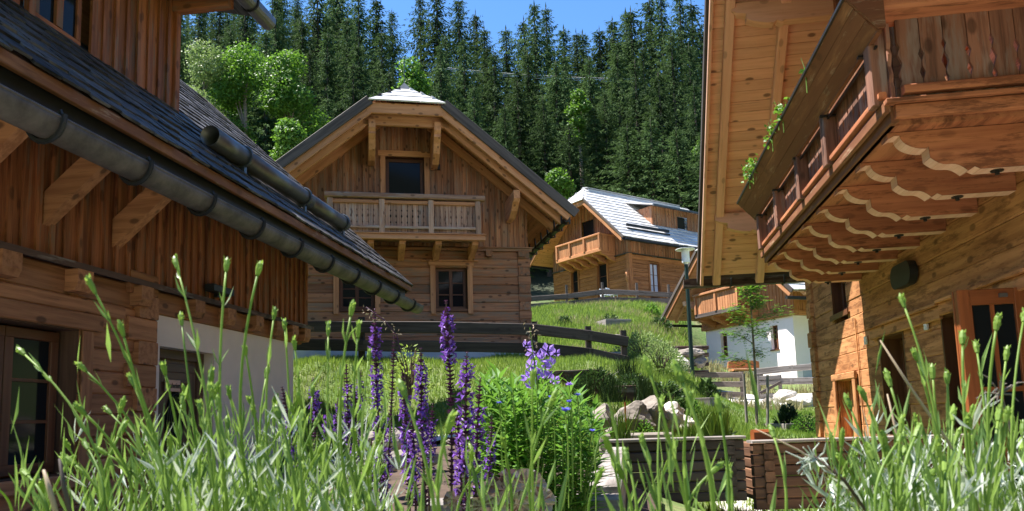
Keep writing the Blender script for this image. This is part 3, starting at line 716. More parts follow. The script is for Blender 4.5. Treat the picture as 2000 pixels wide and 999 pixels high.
# balcony
mb = Kf()
for k in range(7): mb.box(-.68,3.26,.05+k*.14,.186+k*.14,4.70,4.74,0)
bk = mb.build('balcony', M['railC'], K.root)
mb = Kf(); mb.box(-.72,3.30,.93,1.04,4.55,4.69,0,.012); mb.box(-.74,3.32,.90,1.07,4.692,4.715,0); mb.build('floor_fascia', M['barge'], bk)
for u_ in (-.3,.38,1.18,2.10,3.05):
    mb = Kf(); mb.prism([(u_-.08,0,4.55),(u_-.08,.90,4.55),(u_-.08,.90,4.46),(u_-.08,.72,4.38),(u_-.08,.35,4.30),(u_-.08,.1,4.2),(u_-.08,0,4.2)],(.16,0,0),1); mb.build('joist', M['barge'], bk)
for u_ in (-.62,.66,1.90,3.12):
    mb = Kf(); mb.box(u_-.07,u_+.07,.96,1.06,4.71,5.58,2,.012); mb.build('post', M['railC'], bk)
mb = Kf(); mb.box(-.75,3.30,.90,1.10,5.60,5.73,0,.02); mb.build('top_rail', M['railC'], bk)
mb = Kf(); mb.box(-.55,3.05,.97,1.03,5.47,5.56,0,.01); mb.build('upper_rail', M['barge'], bk)
mb = Kf(); mb.box(-.55,3.05,1.00,1.055,4.82,4.89,0,.01); mb.build('bottom_rail', M['railC'], bk)
mb = Kf(); u_=-.52;k=0
nA=[(5.0,.022),(5.16,.03),(5.31,.022)]
while u_<3.02:
    notched(mb,'u',u_+.005,u_+.135,4.74,5.47,.955,.975,(nA if k%2 or 1 else [],nA)); u_+=.14;k+=1
mb.build('railing_boards', M['railC'], bk)
for u_ in (-.68, 3.2):
    mb = Kf(); 
    for k in range(6): mb.box(u_-.01,u_+.012,.06+k*.15,.2+k*.15,4.75,5.5,2)
    mb.box(u_-.05,u_+.05,0,.95,5.60,5.70,1,.01)
    mb.build('railing_boards', M['railC'], bk)
mb = Kf(); mb.box(-1.6,4.4,-7,-.4,1.2,5.9); mb.prism([(-1.5,-.3,5.9),(4.2,-.3,5.9),(1.3,-.3,8.2)],(0,-7,0),2); mb.build('interior_body', M['logC'], K.root)  # solid block inside, added to stop sunlight leaking through the house
# roof
for sg in (1,-1):
    mb = Kf(); soffit(mb, G, sg, -9., 1.42, .02, 4.2, pw=.2, off=-.05); mb.build('soffit', M['barge'], K.root)
    mb = Kf(); rafter(mb, G, sg, 1.40, -.05, 3.27, .07, .26, -.02); mb.build('bargeboard', M['barge'], K.root)
    mb = Kf(); rafter(mb, G, sg, 1.10, .0, 3.2, .12, .22, -.16); mb.build('rafter', M['barge'], K.root)
    mb = Kf(); rafter(mb, G, sg, .06, .0, 3.4, .12, .22, -.10); mb.build('rafter', M['barge'], K.root)
    mb = Kf(); rafter(mb, G, sg, 1.475, -.12, 3.3, .06, .24, .12); mb.build('verge_board', M['verge'], K.root)
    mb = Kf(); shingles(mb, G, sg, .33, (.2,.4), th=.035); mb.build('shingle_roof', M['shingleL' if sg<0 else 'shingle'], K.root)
mb = Kf(); hipface(mb, G, .42, (.7,1.2), .035); mb.build('hip_roof', M['shingle'], K.root)
zh = G.ze+G.m*(G.half-G.hh)
mb = Kf(); mb.box(1.3-1.0,1.3+1.0,1.36,1.44,zh-.30,zh-.02,0,.01); mb.build('bargeboard', M['barge'], K.root)
mb = Kf(); mb.box(1.3-1.1,1.3+1.1,1.06,1.16,zh-.50,zh-.22,0,.01); mb.build('collar_beam', M['barge'], K.root)
mb = Kf(); mb.box(1.3-1.0,1.3+1.0,.2,1.40,zh-.045,zh-.02,0); mb.build('soffit', M['barge'], K.root)
for u_,z1_,z0_ in ((.43,7.60,6.75),(2.09,7.60,6.70),(4.12,5.86,5.28)):
    mb = Kf(); h_=z1_-z0_
    mb.prism([(u_-.085,-.2,z1_-.35),(u_-.085,-.2,z1_),(u_-.085,1.25,z1_),(u_-.085,1.25,z1_-.22),(u_-.085,1.18,z1_-.30),(u_-.085,1.19,z1_-.42*h_),(u_-.085,1.05,z1_-.55*h_),(u_-.085,.9,z1_-.8*h_),(u_-.085,.55,z0_),(u_-.085,.1,z0_)],(.17,0,0),1)
    mb.build('purlin', M['barge'], K.root)
mb = Kf(); px_=1.3; pw_=.52
mb.raw([(px_-.17,pw_-.2,8.72),(px_+.17,pw_-.2,8.72),(px_+.17,pw_+.2,8.68),(px_-.17,pw_+.2,8.68),(px_,pw_,8.95)],[(0,1,4),(1,2,4),(2,3,4),(3,0,4)]); cap=mb.build('ridge_cap', M['lead'], K.root)
mb = Kf(); mb.tube([(px_,pw_,8.85),(px_,pw_,9.5)],.012,5); mb.build('lightning_rod', M['lead'], cap)
mb = Kf()
mb.beam((5.42,-9,5.08),(5.42,1.35,5.08),.15,.13,(0,0,1),.03); ge=mb.build('gutter', M['iron'], K.root)
for k in range(11):
    w_=1.2-k*.75
    mb = Kf(); mb.tube([(5.53,w_,5.26),(5.52,w_,5.0),(5.42,w_,4.99),(5.31,w_,5.02),(5.30,w_,5.32)],.025,4); mb.build('gutter_bracket', M['black'], ge)

# ================================================================== UPPER CHALET B
def HB(px, base):  # root at the base itself
    pass
B_ = House('chalet', 'small far chalet up the meadow with orange balcony and white shingled roof', math.radians(-35.5), 0,0,0,'minus', base=(7.15,45,6.73))
def Bl(): return MB((0,0,0),(0,1,0),(-1,0,0))
def Br(): return MB((0,0,0),(1,0,0),(0,-1,0))
M['logB'] = wood('lit log', (.46,.19,.07), (.26,.095,.035), grain=(1,14,14), knots=.5, var=.18)
M['railB'] = wood('orange larch rail', (.56,.25,.11), (.38,.155,.062), grain=(1,14,14), knots=.3, var=.2)
opl = [(4.73,5.43,.55,2.73),(1.95,2.85,.3,2.70)]
mb = Bl(); log_wall(mb, .0, 7.3, -.6, 2.85, .26, opl, th=.2, ch=.03); mb.build('log_wall', M['logB'], B_.root)
opr = [(1.73,2.57,.35,2.47)]
mb = Br(); log_wall(mb, .05, 9.5, -.8, 2.85, .26, opr, th=.2, ch=.03); mb.build('log_wall', M['logB'], B_.root)
for (a,b,c,d) in opl:
    mb = Bl(); reveal(mb,a,b,c,d,.2,-.01); mb.box(a-.13,a,.012,.05,c,d+.1,2); mb.box(b,b+.13,.012,.05,c,d+.1,2); mb.box(a-.13,b+.13,.014,.05,d,d+.15,0); mb.build('door_trim', M['logB'], B_.root)
    window(B_, Bl, a+.01,b-.01,c,d-.01,-.12,cols=1,rows=3,name='glazed_door')
for (a,b,c,d) in opr:
    mb = Br(); reveal(mb,a,b,c,d,.2,-.01); mb.box(a-.13,a,.012,.05,c,d,2); mb.box(b,b+.13,.012,.05,c,d,2); mb.build('door_trim', M['logB'], B_.root)
    window(B_, Br, a+.01,b-.01,c,d-.01,-.10,cols=2,rows=3,name='glazed_door',pane='curtain')
GB = Slope(3.55, 4.65, 3.50, .92, 1.5, 9.5, hh=1.35, R=1.3)
mb = Bl(); batten_wall(mb, 0, 7.2, 2.9, lambda u: GB.ze-.15+.92*(GB.half-abs(u-3.55)), [(3.05,4.11,3.2,5.7)], bw=.2, wf=.03); mb.build('batten_wall', M['batC'], B_.root)
mb = Bl(); mb.box(3.05,4.11,-.12,-.08,3.2,5.7); mb.build('balcony_door', M['glass'], B_.root)
mb = Br(); batten_wall(mb, 0, 9.5, 2.9, lambda u: 4.3, [], bw=.2, wf=.03); mb.build('batten_wall', M['batC'], B_.root)
mb = Bl(); mb.box(-.12,7.3,0,.12,2.86,2.92,0); mb.build('drip_board', M['verge'], B_.root)
mb = Br(); mb.box(.0,9.5,.035,.12,2.862,2.91,0); mb.build('drip_board', M['verge'], B_.root)
mb = Bl(); mb.box(-.18,.14,-.12,.12,-.6,2.85,2,.02); mb.build('corner_post', M['logB'], B_.root)
mb = Bl(); mb.prism([(-.06,.1,1.9),(-.06,.28,1.65),(-.06,.28,1.3),(-.06,.18,1.1),(-.06,.18,-.3),(-.06,.1,-.3)],(.14,0,0),1); mb.build('brace', M['railB'], B_.root)
mb = Bl(); mb.box(1.1,5.3,0,1.25,3.08,3.16,0); bb=mb.build('balcony', M['railB'], B_.root)
mb = Bl(); mb.box(1.05,5.35,1.2,1.3,3.10,3.30,0,.01); mb.build('floor_fascia', M['railB'], bb)
mb = Bl(); mb.box(1.05,5.35,1.15,1.33,4.12,4.24,0,.02); mb.box(1.07,1.2,0,1.15,4.12,4.22,1); mb.build('top_rail', M['railB'], bb)
for u_ in (1.14,2.55,3.95,5.25):
    mb = Bl(); mb.box(u_-.07,u_+.07,1.2,1.34,3.3,4.12,2); mb.build('post', M['railB'], bb)
mb = Bl()
u_=1.2
while u_<5.2: mb.box(u_,u_+.16,1.21,1.24,3.3,4.12,2); u_+=.175
w_=.02
while w_<1.1: mb.box(1.09,1.12,w_,w_+.16,3.16,4.12,2); w_+=.175
mb.build('railing_boards', M['railB'], bb)
for k in range(6):
    u_=1.2+k*.8
    mb = Bl(); mb.prism([(u_-.07,0,3.08),(u_-.07,1.2,3.08),(u_-.07,1.1,2.95),(u_-.07,.7,2.85),(u_-.07,.55,2.72),(u_-.07,.2,2.62),(u_-.07,0,2.6)],(.15,0,0),1); mb.build('joist', M['railB'], bb)
def skB(a, w): return False
for sg in (-1,1):
    mb = Bl(); shingles(mb, GB, sg, .42, (.25,.6), th=.05); mb.build('shingle_roof', M['shingle'], B_.root)
    mb = Bl(); mb.beam(GB.S(sg,0,-9.5,-.1),GB.S(sg,0,1.5,-.1),.06,.18,(0,0,1)); mb.build('eave_board', M['black'], B_.root)
    mb = Bl(); rafter(mb, GB, sg, 1.44, 0, 3.3, .1, .25, -.03); mb.build('bargeboard', M['railB'], B_.root)
    mb = Bl(); rafter(mb, GB, sg, 1.52, -.05, 3.35, .06, .14, .10); mb.build('verge_board', M['verge'], B_.root)
    mb = Bl(); soffit(mb, GB, sg, -9., 1.4, .02, 4.6, pw=.25, off=-.06); mb.build('soffit', M['barge'], B_.root)
mb = Bl(); hipface(mb, GB, .42, (.4,.8), .05); mb.build('hip_roof', M['shingle'], B_.root)
zhb = GB.ze+GB.m*(GB.half-GB.hh)
mb = Bl(); mb.box(3.55-1.4,3.55+1.4,1.38,1.46,zhb-.3,zhb-.02,0); mb.build('bargeboard', M['railB'], B_.root)
mb = Bl(); mb.beam((3.52,-8.5,GB.zr+.1),(3.52,.15,GB.zr+.1),.5,.05,(-.25,0,1)); mb.beam((3.3,-8.5,GB.zr-.10),(3.3,.1,GB.zr-.10),.06,.14); mb.build('ridge_board', M['shingle'], B_.root)
# snow guard rail on near slope
mb = Bl(); p0=GB.S(-1,.95,-3.3,.22); p1=GB.S(-1,.95,.35,.22); mb.beam(p0,p1,.10,.16,(0,0,1)); mb.beam(GB.S(-1,.8,-3.3,.10),GB.S(-1,.8,.35,.10),.08,.08,(0,0,1)); sg2=mb.build('snow_guard', M['black'], B_.root)
# dormer on near slope
mb = Br(); batten_wall(mb, 2.75, 7.2, 4.4, lambda u: 6.35, [(5.1,5.9,4.75,5.95)], bw=.22, wf=-.55); dB=mb.build('dormer', M['batC'], B_.root)
mb = Br(); mb.box(5.1,5.9,-.7,-.66,4.75,5.95); mb.build('window', M['glass'], dB)
mb = Br(); mb.hexa([(2.75,-3.6,6.3),(2.75,-.58,6.3),(2.80,-.58,6.3),(2.80,-3.6,6.3),(2.75,-3.6,6.32),(2.75,-.58,6.32),(2.8,-.58,6.32),(2.8,-3.6,6.32)]) 
mb.prism([(2.76,-.6,4.35),(2.76,-3.2,6.35),(2.76,-.6,6.35)],(.06,0,0),2); mb.build('dormer_cheek', M['batC'], dB)
mb = Br(); mb.hexa([(2.45,-.15,6.28),(7.6,-.15,6.28),(7.6,-4.2,7.45),(2.45,-4.2,7.45),(2.45,-.15,6.36),(7.6,-.15,6.36),(7.6,-4.2,7.53),(2.45,-4.2,7.53)],0); mb.build('dormer_roof', M['shingle'], dB)
mb = Br(); mb.box(2.45,7.6,-.15,-.03,6.2,6.31,0); mb.build('dormer_gutter', M['lead'], dB)
mb = Bl(); mb.beam((-1.2,-9.5,3.36),(-1.2,1.4,3.36),.16,.14,(0,0,1),.03); mb.build('gutter', M['iron'], B_.root)
# ================================================================== WHITE CHALET C
C_ = House('chalet', 'white-walled chalet with two small brown windows behind the young tree and wooden gate', math.radians(-22.6), 0,0,0,'minus', base=(11.17,30,1.27))
opc = [(.89,1.32,1.16,2.15),(4.13,4.57,1.20,2.18)]
Cl, Cr = Bl, Br
mb = Cl()
def holes_wall(mb, u0,u1,z0,z1,w0,w1,ops):
    ops = sorted(ops); x=u0
    for (a,b,c,d) in ops:
        mb.box(x,a,w0,w1,z0,z1); mb.box(a,b,w0,w1,z0,c); mb.box(a,b,w0,w1,d,z1); x=b
    mb.box(x,u1,w0,w1,z0,z1)
holes_wall(mb, .0,5.62,-.8,2.42,-.3,0,opc); mb.build('plaster_wall', M['white'], C_.root)
mb = Cr(); mb.box(.3,8,-.3,-.001,-.8,2.42); mb.build('plaster_wall', M['white'], C_.root)
mb = Cr(); mb.box(1.05,1.35,.0,.03,1.0,1.08); mb.build('wall_vent', M['lead'], C_.root)
mb = Cr(); mb.box(.3,2.6,0,.02,-.8,.25); mb.build('plinth', M['found'], C_.root)
for (a,b,c,d) in opc:
    window(C_, Cl, a,b,c,d,-.14,cols=2,rows=3,fw=.07)
    mb = Cl(); mb.box(a-.03,b+.05,-.2,.05,c-.05,c,0); mb.build('window_sill', M['frame'], C_.root)
GC = Slope(2.65,4.3,3.10,.89,1.5,9,hh=1.3,R=1.3)
mb = Cl(); batten_wall(mb,-.15,5.75,2.62,lambda u: GC.ze-.15+.89*(GC.half-abs(u-2.65)),[(3.2,4.2,2.9,4.9)],bw=.2,wf=.06); mb.build('batten_wall', M['railB'], C_.root)
mb = Cr(); batten_wall(mb,-.1,8,2.62,lambda u: 3.6,[],bw=.2,wf=.06); mb.build('batten_wall', M['railB'], C_.root)
mb = Cl(); mb.box(3.2,4.2,-.1,-.05,2.9,4.9); mb.build('balcony_door', M['glass'], C_.root)
mb = Cl(); mb.box(-.25,5.75,-.1,.16,2.43,2.62,0,.02); mb.box(-.2,1.3,.1,.2,2.63,2.67,0); mb.build('wall_beam', M['railB'], C_.root)
mb = Cr(); mb.box(-.15,8,-.1,.14,2.432,2.618,0,.02); mb.build('wall_beam', M['railB'], C_.root)
mb = Cl(); mb.box(1.9,4.85,0,1.05,2.88,2.95,0); bc=mb.build('balcony', M['railB'], C_.root)
mb = Cl(); mb.box(1.85,4.9,1.0,1.08,2.9,3.06,0); mb.build('floor_fascia', M['verge'], bc)
mb = Cl(); mb.box(1.8,4.95,.97,1.15,3.86,3.97,0,.02); mb.box(4.78,4.9,0,1.0,3.86,3.95,1); mb.build('top_rail', M['railB'], bc)
for u_ in (1.95,3.4,4.82):
    mb = Cl(); mb.box(u_-.06,u_+.06,1.0,1.12,3.06,3.86,2); mb.build('post', M['railB'], bc)
mb = Cl(); u_=1.95
while u_<4.8: mb.box(u_,u_+.15,1.02,1.045,3.06,3.86,2); u_+=.17
mb.build('railing_boards', M['railB'], bc)
for k in range(4):
    u_=2.0+k*.92
    mb = Cl(); mb.prism([(u_-.1,0,2.88),(u_-.1,1.0,2.88),(u_-.1,.9,2.72),(u_-.1,.5,2.6),(u_-.1,.3,2.5),(u_-.1,0,2.45)],(.2,0,0),1); mb.build('joist', M['railB'], bc)
for sg in (-1,1):
    mb = Cl(); shingles(mb, GC, sg, .42,(.25,.6),th=.05); mb.build('shingle_roof', M['shingle'], C_.root)
    mb = Cl(); rafter(mb, GC, sg, 1.44, 0, 3.0, .1, .25, -.03); mb.build('bargeboard', M['railB'], C_.root)
    mb = Cl(); rafter(mb, GC, sg, .75, 0, 3.6, .14, .12, -.08); mb.build('rafter', M['rafter'], C_.root)
    mb = Cl(); rafter(mb, GC, sg, 1.52, -.05, 3.05, .06, .16, .10); mb.build('verge_board', M['verge'], C_.root)
    mb = Cl(); soffit(mb, GC, sg, -9., 1.4, .02, 4.25, pw=.25, off=-.06); mb.build('soffit', M['soffit'], C_.root)
    mb = Cl(); e_=GC.S(sg,-.12,0,-.22); mb.beam((e_.x,-9,e_.z),(e_.x,1.75,e_.z),.13,.12,(0,0,1),.03); mb.build('gutter', M['iron'], C_.root)
mb = Cl(); hipface(mb, GC, .42,(.4,.8),.05); mb.build('hip_roof', M['shingle'], C_.root)
mb = Cl()
mb.beam(GC.S(-1,.8,-3,.25),GC.S(-1,.8,1.0,.25),.2,.2,(0,0,1)); mb.build('snow_guard', M['black'], C_.root)
for s_ in (5.4,):
    mb = Cl(); mb.prism([(s_-.1,0,3.75),(s_-.1,1.3,3.75),(s_-.1,1.25,3.55),(s_-.1,.9,3.4),(s_-.1,.4,3.3),(s_-.1,0,3.3)],(.2,0,0),1); mb.build('purlin', M['rafter'], C_.root)
# ================================================================== roof glimpsed behind (far left)
Dh = thing('house', at(535,500,46), 'distant house, only a pale roof strip visible between snow pipe and middle chalet', 'house', .0)
p = Dh.location; zr = at(535,306,46).z - p.z
q = MB(); 
for i in range(4):
    z0_=zr-1.15+i*.3; y0_=i*.32; x=-6
    while x<6:
        v=x+U(.5,.9); q.hexa([(x,y0_,z0_),(v-.02,y0_,z0_),(v-.02,y0_+.36,z0_+.32),(x,y0_+.36,z0_+.32),(x,y0_,z0_+.05),(v-.02,y0_,z0_+.05),(v-.02,y0_+.36,z0_+.35),(x,y0_+.36,z0_+.35)],0); x=v
q.build('shingle_roof', M['shingle'], Dh)
q = MB(); q.box(-5.5,5.5,.5,7,-.5,zr-.9,0); q.build('wall', M['logC'], Dh)
q = MB(); q.box(-6,6,-.03,.1,zr-1.32,zr-1.16,0); q.build('eave_board', M['black'], Dh)
q = MB(); q.hexa([(-6,1.3,zr-.02),(6,1.3,zr-.02),(6,8,zr-4),(-6,8,zr-4),(-6,1.3,zr+.03),(6,1.3,zr+.03),(6,8,zr-3.95),(-6,8,zr-3.95)],0); q.build('roof_back', M['shingle'], Dh)
# ================================================================== TERRAIN
def W_(az, d, s, z):
    return (math.cos(az)*d+math.sin(az)*s, -math.sin(az)*d+math.cos(az)*s, z)
def hp(px,py,y):
    v=at(px,py,y); return (v.x,v.y,v.z)
CP = [(0,0,-.5),(-1.5,1,-.52),(1.5,1,-.55),(.0,2.2,-.48),(-1,3,-.42),(.2,4,-.35),(-.3,5.5,-.22),(-1.4,5,-.3),(-.6,7.5,-.2),(-2.6,9,-.35),(-2.5,11,-.3),(-.5,10,-.15),(.5,7,-.25),
      (2,4,-.9),(1.6,6.5,-.88),(3,5,-.95),(4.5,4,-1.1),(3,8,-.75),(1.2,8.5,-.6),(-4,-4,-1.0),(4,-5,-1.1),(0,-8,-.8),(0,-25,-1.5),(-30,-20,-1.5),(30,-20,-1.5),
      W_(AZ,-4.6,4,-1.15),W_(AZ,-4.6,6,-1.15),W_(AZ,-4.6,8,-1.12),W_(AZ,-4.0,9.5,-.8),W_(AZ,-9,8,-1.1),W_(AZ,-4.8,11.3,-.25),W_(AZ,-5.5,13,.5),W_(AZ,-12,12,.0),
      W_(AZ,3.2,6,-1.15),W_(AZ,3.2,9,-.95),W_(AZ,3.2,13,-.62),W_(AZ,9,8,-1.1),W_(AZ,9,16,-.7),
      hp(620,705,16),hp(800,706,16.3),hp(980,708,16.5),hp(700,760,15.4),hp(900,765,14.4),hp(620,770,15.2),hp(620,828,14.4),hp(720,828,14.3),hp(800,825,13.5),(-3,12.6,-.35),hp(1050,790,12.6),
      (1.,19,1.38),(-3,20,1.42),(4,20,1.38),(1,22,1.5),(-2,28,1.6),(0,26,2.2),(-6,24,2.4),
      hp(1150,842,12),hp(1250,845,12),hp(1320,838,12.5),hp(1150,700,16),hp(1250,705,17.5),hp(1290,740,17),hp(1310,690,27),
      hp(1150,640,33),hp(1060,640,33),(3.4,23.5,1.6),(3.9,26.5,1.75),(5.6,23,.25),(6.4,25,.52),(5.0,21.8,.12),(7,21,.0),(7.5,25.3,.55),(9.5,24.3,.48),(10,20.6,-.1),(9,22.3,.18),hp(1130,714,17.6),hp(1217,719,17.9),hp(1045,708,17.3),hp(700,711,17.6),hp(900,712,17.6),hp(1200,596,41),hp(1080,600,41),hp(1270,600,40),hp(1300,640,31),hp(1180,665,30),hp(1090,672,29.5),
      (7.15,44,6.5),(4,46,6.7),(12,46,6.6),(8,55,7.5),(-6,46,6.5),(-15,40,5.),(16,42,5.),
      hp(1356,790,21),hp(1400,790,20),hp(1450,842,13.5),hp(1540,850,13.8),hp(1380,830,14),(5.6,16,-.35),hp(1590,803,20),
      (11.17,30,1.1),(9.,35.2,1.2),(9.4,28,.75),(8.,25,.5),(12,24,.2),(16,30,1.),(7.3,33.5,3.2),(6.2,28,2.3),(20,38,2.5),(9,38,4.2),(6.6,30.5,2.8),
      (-30,50,8),(-15,60,11),(0,62,10),(15,62,9.5),(35,60,10),(50,40,6),(-45,35,6),(-30,20,2),(40,20,1),(60,10,0),(-60,0,0),
      (-50,80,26),(-20,82,23),(5,82,20),(25,82,20),(60,82,20),(-50,120,52),(-20,120,48),(0,120,38),(20,120,36),(60,120,34),
      (-60,-90,22),(0,-90,24),(60,-90,20),(-90,-30,18),(110,-30,22),(0,-160,70),(-120,-140,70),(120,-140,70),(120,60,25),(170,0,60),(-150,0,50),(-60,180,80),(0,180,44),(60,180,40),(0,300,45),(150,300,40),(-200,300,90),(-300,100,50),(300,100,90),(300,-200,120),(-300,-200,120),(0,-300,130)]
CP = np.array(CP, float)
def warp(p):   # compress far distances
    r = np.sqrt((p**2).sum(-1, keepdims=True)); return p*(np.log1p(r/12)/(r/12+1e-9))*1
Xc = warp(CP[:,:2]); n_ = len(CP)
def phi(A, Bq): 
    d = np.sqrt(((A[:,None,:]-Bq[None,:,:])**2).sum(-1)); return d
Kk = np.block([[phi(Xc,Xc)-np.eye(n_)*.02, np.ones((n_,1)), Xc],[np.ones((1,n_)), np.zeros((1,3))],[Xc.T, np.zeros((2,3))]])
cf = np.linalg.solve(Kk, np.concatenate([CP[:,2], np.zeros(3)]))
def TZ(P):
    P = np.atleast_2d(np.asarray(P, float))[:, :2]; Q = warp(P)
    z = phi(Q, Xc)@cf[:n_] + cf[n_] + Q@cf[n_+1:]
    r = np.hypot(P[:,0], P[:,1])
    z = z + .05*np.sin(P[:,0]*1.7+P[:,1]*.6)*np.sin(P[:,1]*1.3)*np.clip((r-8)/10,0,1) + .8*np.sin(P[:,0]*.13+1)*np.sin(P[:,1]*.11)*np.clip((r-55)/40,0,1)
    return z
def tz(x, y): return float(TZ([[x,y]])[0])
ng = 260
t_ = np.linspace(-1,1,ng); gx = np.sinh(t_*5.2)/np.sinh(5.2)*420; gy = np.sinh(t_*5.2)/np.sinh(5.2)*420+9
GX, GY = np.meshgrid(gx, gy); PP = np.stack([GX.ravel(), GY.ravel()], 1); GZ = TZ(PP)
me = bpy.data.meshes.new('ground')
me.from_pydata([(float(a),float(b),float(c)) for (a,b),c in zip(PP,GZ)], [], [(j*ng+i, j*ng+i+1, (j+1)*ng+i+1, (j+1)*ng+i) for j in range(ng-1) for i in range(ng-1)])
me.polygons.foreach_set('use_smooth', [True]*len(me.polygons))
m_, nt_, N_, L_, Bs = newmat('turf')
tc = N_.new('ShaderNodeTexCoord').outputs['Object']
n1 = noise(N_, L_, tc, .7, 5, .7); n2 = noise(N_, L_, tc, 7, 5, .7)
c_ = mixc(N_, L_, mrange(N_,L_,n1,.42,.62), (.10,.18,.03), (.19,.20,.07))
c_ = mixc(N_, L_, mrange(N_,L_,n2,.35,.75,0,.6), c_, (.06,.07,.025))
ln_ = N_.new('ShaderNodeVectorMath'); ln_.operation='LENGTH'; L_.new(tc, ln_.inputs[0]); dist_ = ln_.outputs['Value']
c_ = mixc(N_, L_, mrange(N_,L_,dist_,54,62), c_, (.035,.045,.02))
L_.new(c_, Bs.inputs['Base Color']); Bs.inputs['Roughness'].default_value = .95
bp = N_.new('ShaderNodeBump'); bp.inputs['Distance'].default_value=.05; L_.new(n2, bp.inputs['Height']); L_.new(bp.outputs[0], Bs.inputs['Normal'])
me.materials.append(m_); go = bpy.data.objects.new('ground', me); COL.objects.link(go); go['kind']='structure'

def strip(name, pts, wid, mat, lift=.012):
    V=[];F=[]; P=[Vector(p) for p in pts]; Q=[]
    for a,b in zip(P[:-1],P[1:]):
        for k in range(8): Q.append(a.lerp(b,k/8))
    Q.append(P[-1])
    for i,p in enumerate(Q):
        d=(Q[min(i+1,len(Q)-1)]-Q[max(i-1,0)]).normalized(); n=Vector((-d.y,d.x))
        for k in range(9):
            f=k/8-.5; q=p+n*wid*f*(1+.12*math.sin(i*1.3+k)); V.append((q.x,q.y,tz(q.x,q.y)+lift))
    for i in range(len(Q)-1):
        for k in range(8): F.append((i*9+k,i*9+k+1,(i+1)*9+k+1,(i+1)*9+k))
    me=bpy.data.meshes.new(name); me.from_pydata(V,[],F); me.materials.append(mat); o=bpy.data.objects.new(name,me); COL.objects.link(o); o['kind']='structure'; return o
strip('path', [(5.4,24.2),(7.5,23.3),(9.5,22.2),(13,20)], 2.9, M['gravel'], .05)
strip('flower_bed', [(-.35,1.6),(-.45,5.6)], 2.3, M['soil'], .03)
strip('bounce_gravel', [W_(AZ,-3.3,-6,0)[:2],W_(AZ,-3.3,9.5,0)[:2]], 3.0, M['gravel'], .04)  # unseen gravel sheets, added to bounce warm light up under the eaves
strip('bounce_gravel', [W_(AZ,1.9,-6,0)[:2],W_(AZ,2.3,4.6,0)[:2]], 2.2, M['gravel'], .03)
strip('bounce_gravel', [(-9,-9),(9,-9)], 7, M['gravel'])
strip('garden_path', [(1.85,4.2),(2.0,6.5),(2.2,9.2)], .5, M['gravel'])

# ---- grass blades
def scatter(n, xr, yr, keep=None):
    P = np.stack([np.random.uniform(*xr, n), np.random.uniform(*yr, n)], 1)
    if keep is not None: P = P[keep(P)]
    return np.concatenate([P, TZ(P)[:,None]], 1)
def in_house(P):
    def fr(az, o=(0,0)):
        D=np.array([math.sin(az),math.cos(az)]); N=np.array([math.cos(az),-math.sin(az)]); q=P-np.array(o); return q@N, q@D
    d,s = fr(AZ); a = (d<-4.8)&(s<11.2)&(s>-2); b = (d>3.0)&(s<12.9)
    d,s = fr(AZC); c = (s>19.9)&(s<29)&(d>-1.8)&(d<4.6)
    d,s = fr(math.radians(-35.5),(7.15,45)); e = (d>0)&(d<10)&(s>0)&(s<7.2)
    d,s = fr(math.radians(-22.6),(11.17,30)); g = (d>0)&(d<9)&(s>0)&(s<5.7)
    return a|b|c|e|g
def blades(name, P, h, w, mat, label, lean=.35, tuft=1):
    n=len(P); ang=np.random.uniform(0,2*PI,n); hh=h*np.random.uniform(.5,1.3,n); ww=w*np.random.uniform(.7,1.3,n)
    la=np.random.uniform(0,2*PI,n); ll=hh*lean*np.random.uniform(0,1.4,n)
    a=P.copy(); a[:,0]-=np.cos(ang)*ww/2; a[:,1]-=np.sin(ang)*ww/2; a[:,2]-=.02
    b=P.copy(); b[:,0]+=np.cos(ang)*ww/2; b[:,1]+=np.sin(ang)*ww/2; b[:,2]-=.02
    c=P.copy(); c[:,0]+=np.cos(la)*ll; c[:,1]+=np.sin(la)*ll; c[:,2]+=hh
    V=np.stack([a,b,c],1).reshape(-1,3); me=bpy.data.meshes.new(name)
    me.vertices.add(3*n); me.vertices.foreach_set('co',V.ravel()); me.loops.add(3*n); me.loops.foreach_set('vertex_index',np.arange(3*n)); me.polygons.add(n)
    me.polygons.foreach_set('loop_start',np.arange(0,3*n,3)); me.polygons.foreach_set('loop_total',np.full(n,3)); me.update()
    t=np.repeat(np.random.uniform(0,1,n),3); A=me.attributes.new('tint','FLOAT','POINT'); A.data.foreach_set('value',t.astype(np.float32))
    me.materials.append(mat); o=bpy.data.objects.new(name,me); COL.objects.link(o); o['kind']='stuff'; tag(o,label,'grass'); return o
ok = lambda P: ~in_house(P)
PATH=[(5.4,24.2),(7.5,23.3),(9.5,22.2),(13,20)]
def onpath(P):
    m=np.zeros(len(P),bool)
    for (ax,ay),(bx,by) in zip(PATH[:-1],PATH[1:]):
        a=np.array([ax,ay]); d=np.array([bx-ax,by-ay]); t=np.clip(((P-a)@d)/(d@d),0,1); m|=np.hypot(*(P-a-t[:,None]*d).T)<1.4
    return m
dens = lambda P: ~in_house(P) & ~onpath(P)
blades('grass', scatter(75000,(-5.5,4.2),(8.5,19.4),ok), .13,.02, M['grass'], 'bright mown grass bank in front of the middle chalet')
blades('grass', scatter(90000,(-.5,10),(19,44),lambda P: dens(P)&(P[:,0]<1.2+P[:,1]*.2)), .26,.05, M['grass'], 'long meadow grass climbing the slope to the far chalet', .5)
blades('grass', scatter(26000,(2,10),(19,43),lambda P: dens(P)&(np.sin(P[:,0]*1.1+P[:,1]*.7)+np.sin(P[:,1]*1.9)>.2)), .3,.05, M['dry'], 'tan dry grass mixed into the meadow slope', .5)
blades('grass', scatter(45000,(2.2,8.5),(8.5,20.5),dens), .07,.02, M['grass'], 'short green lawn beside the lamp post and young tree')
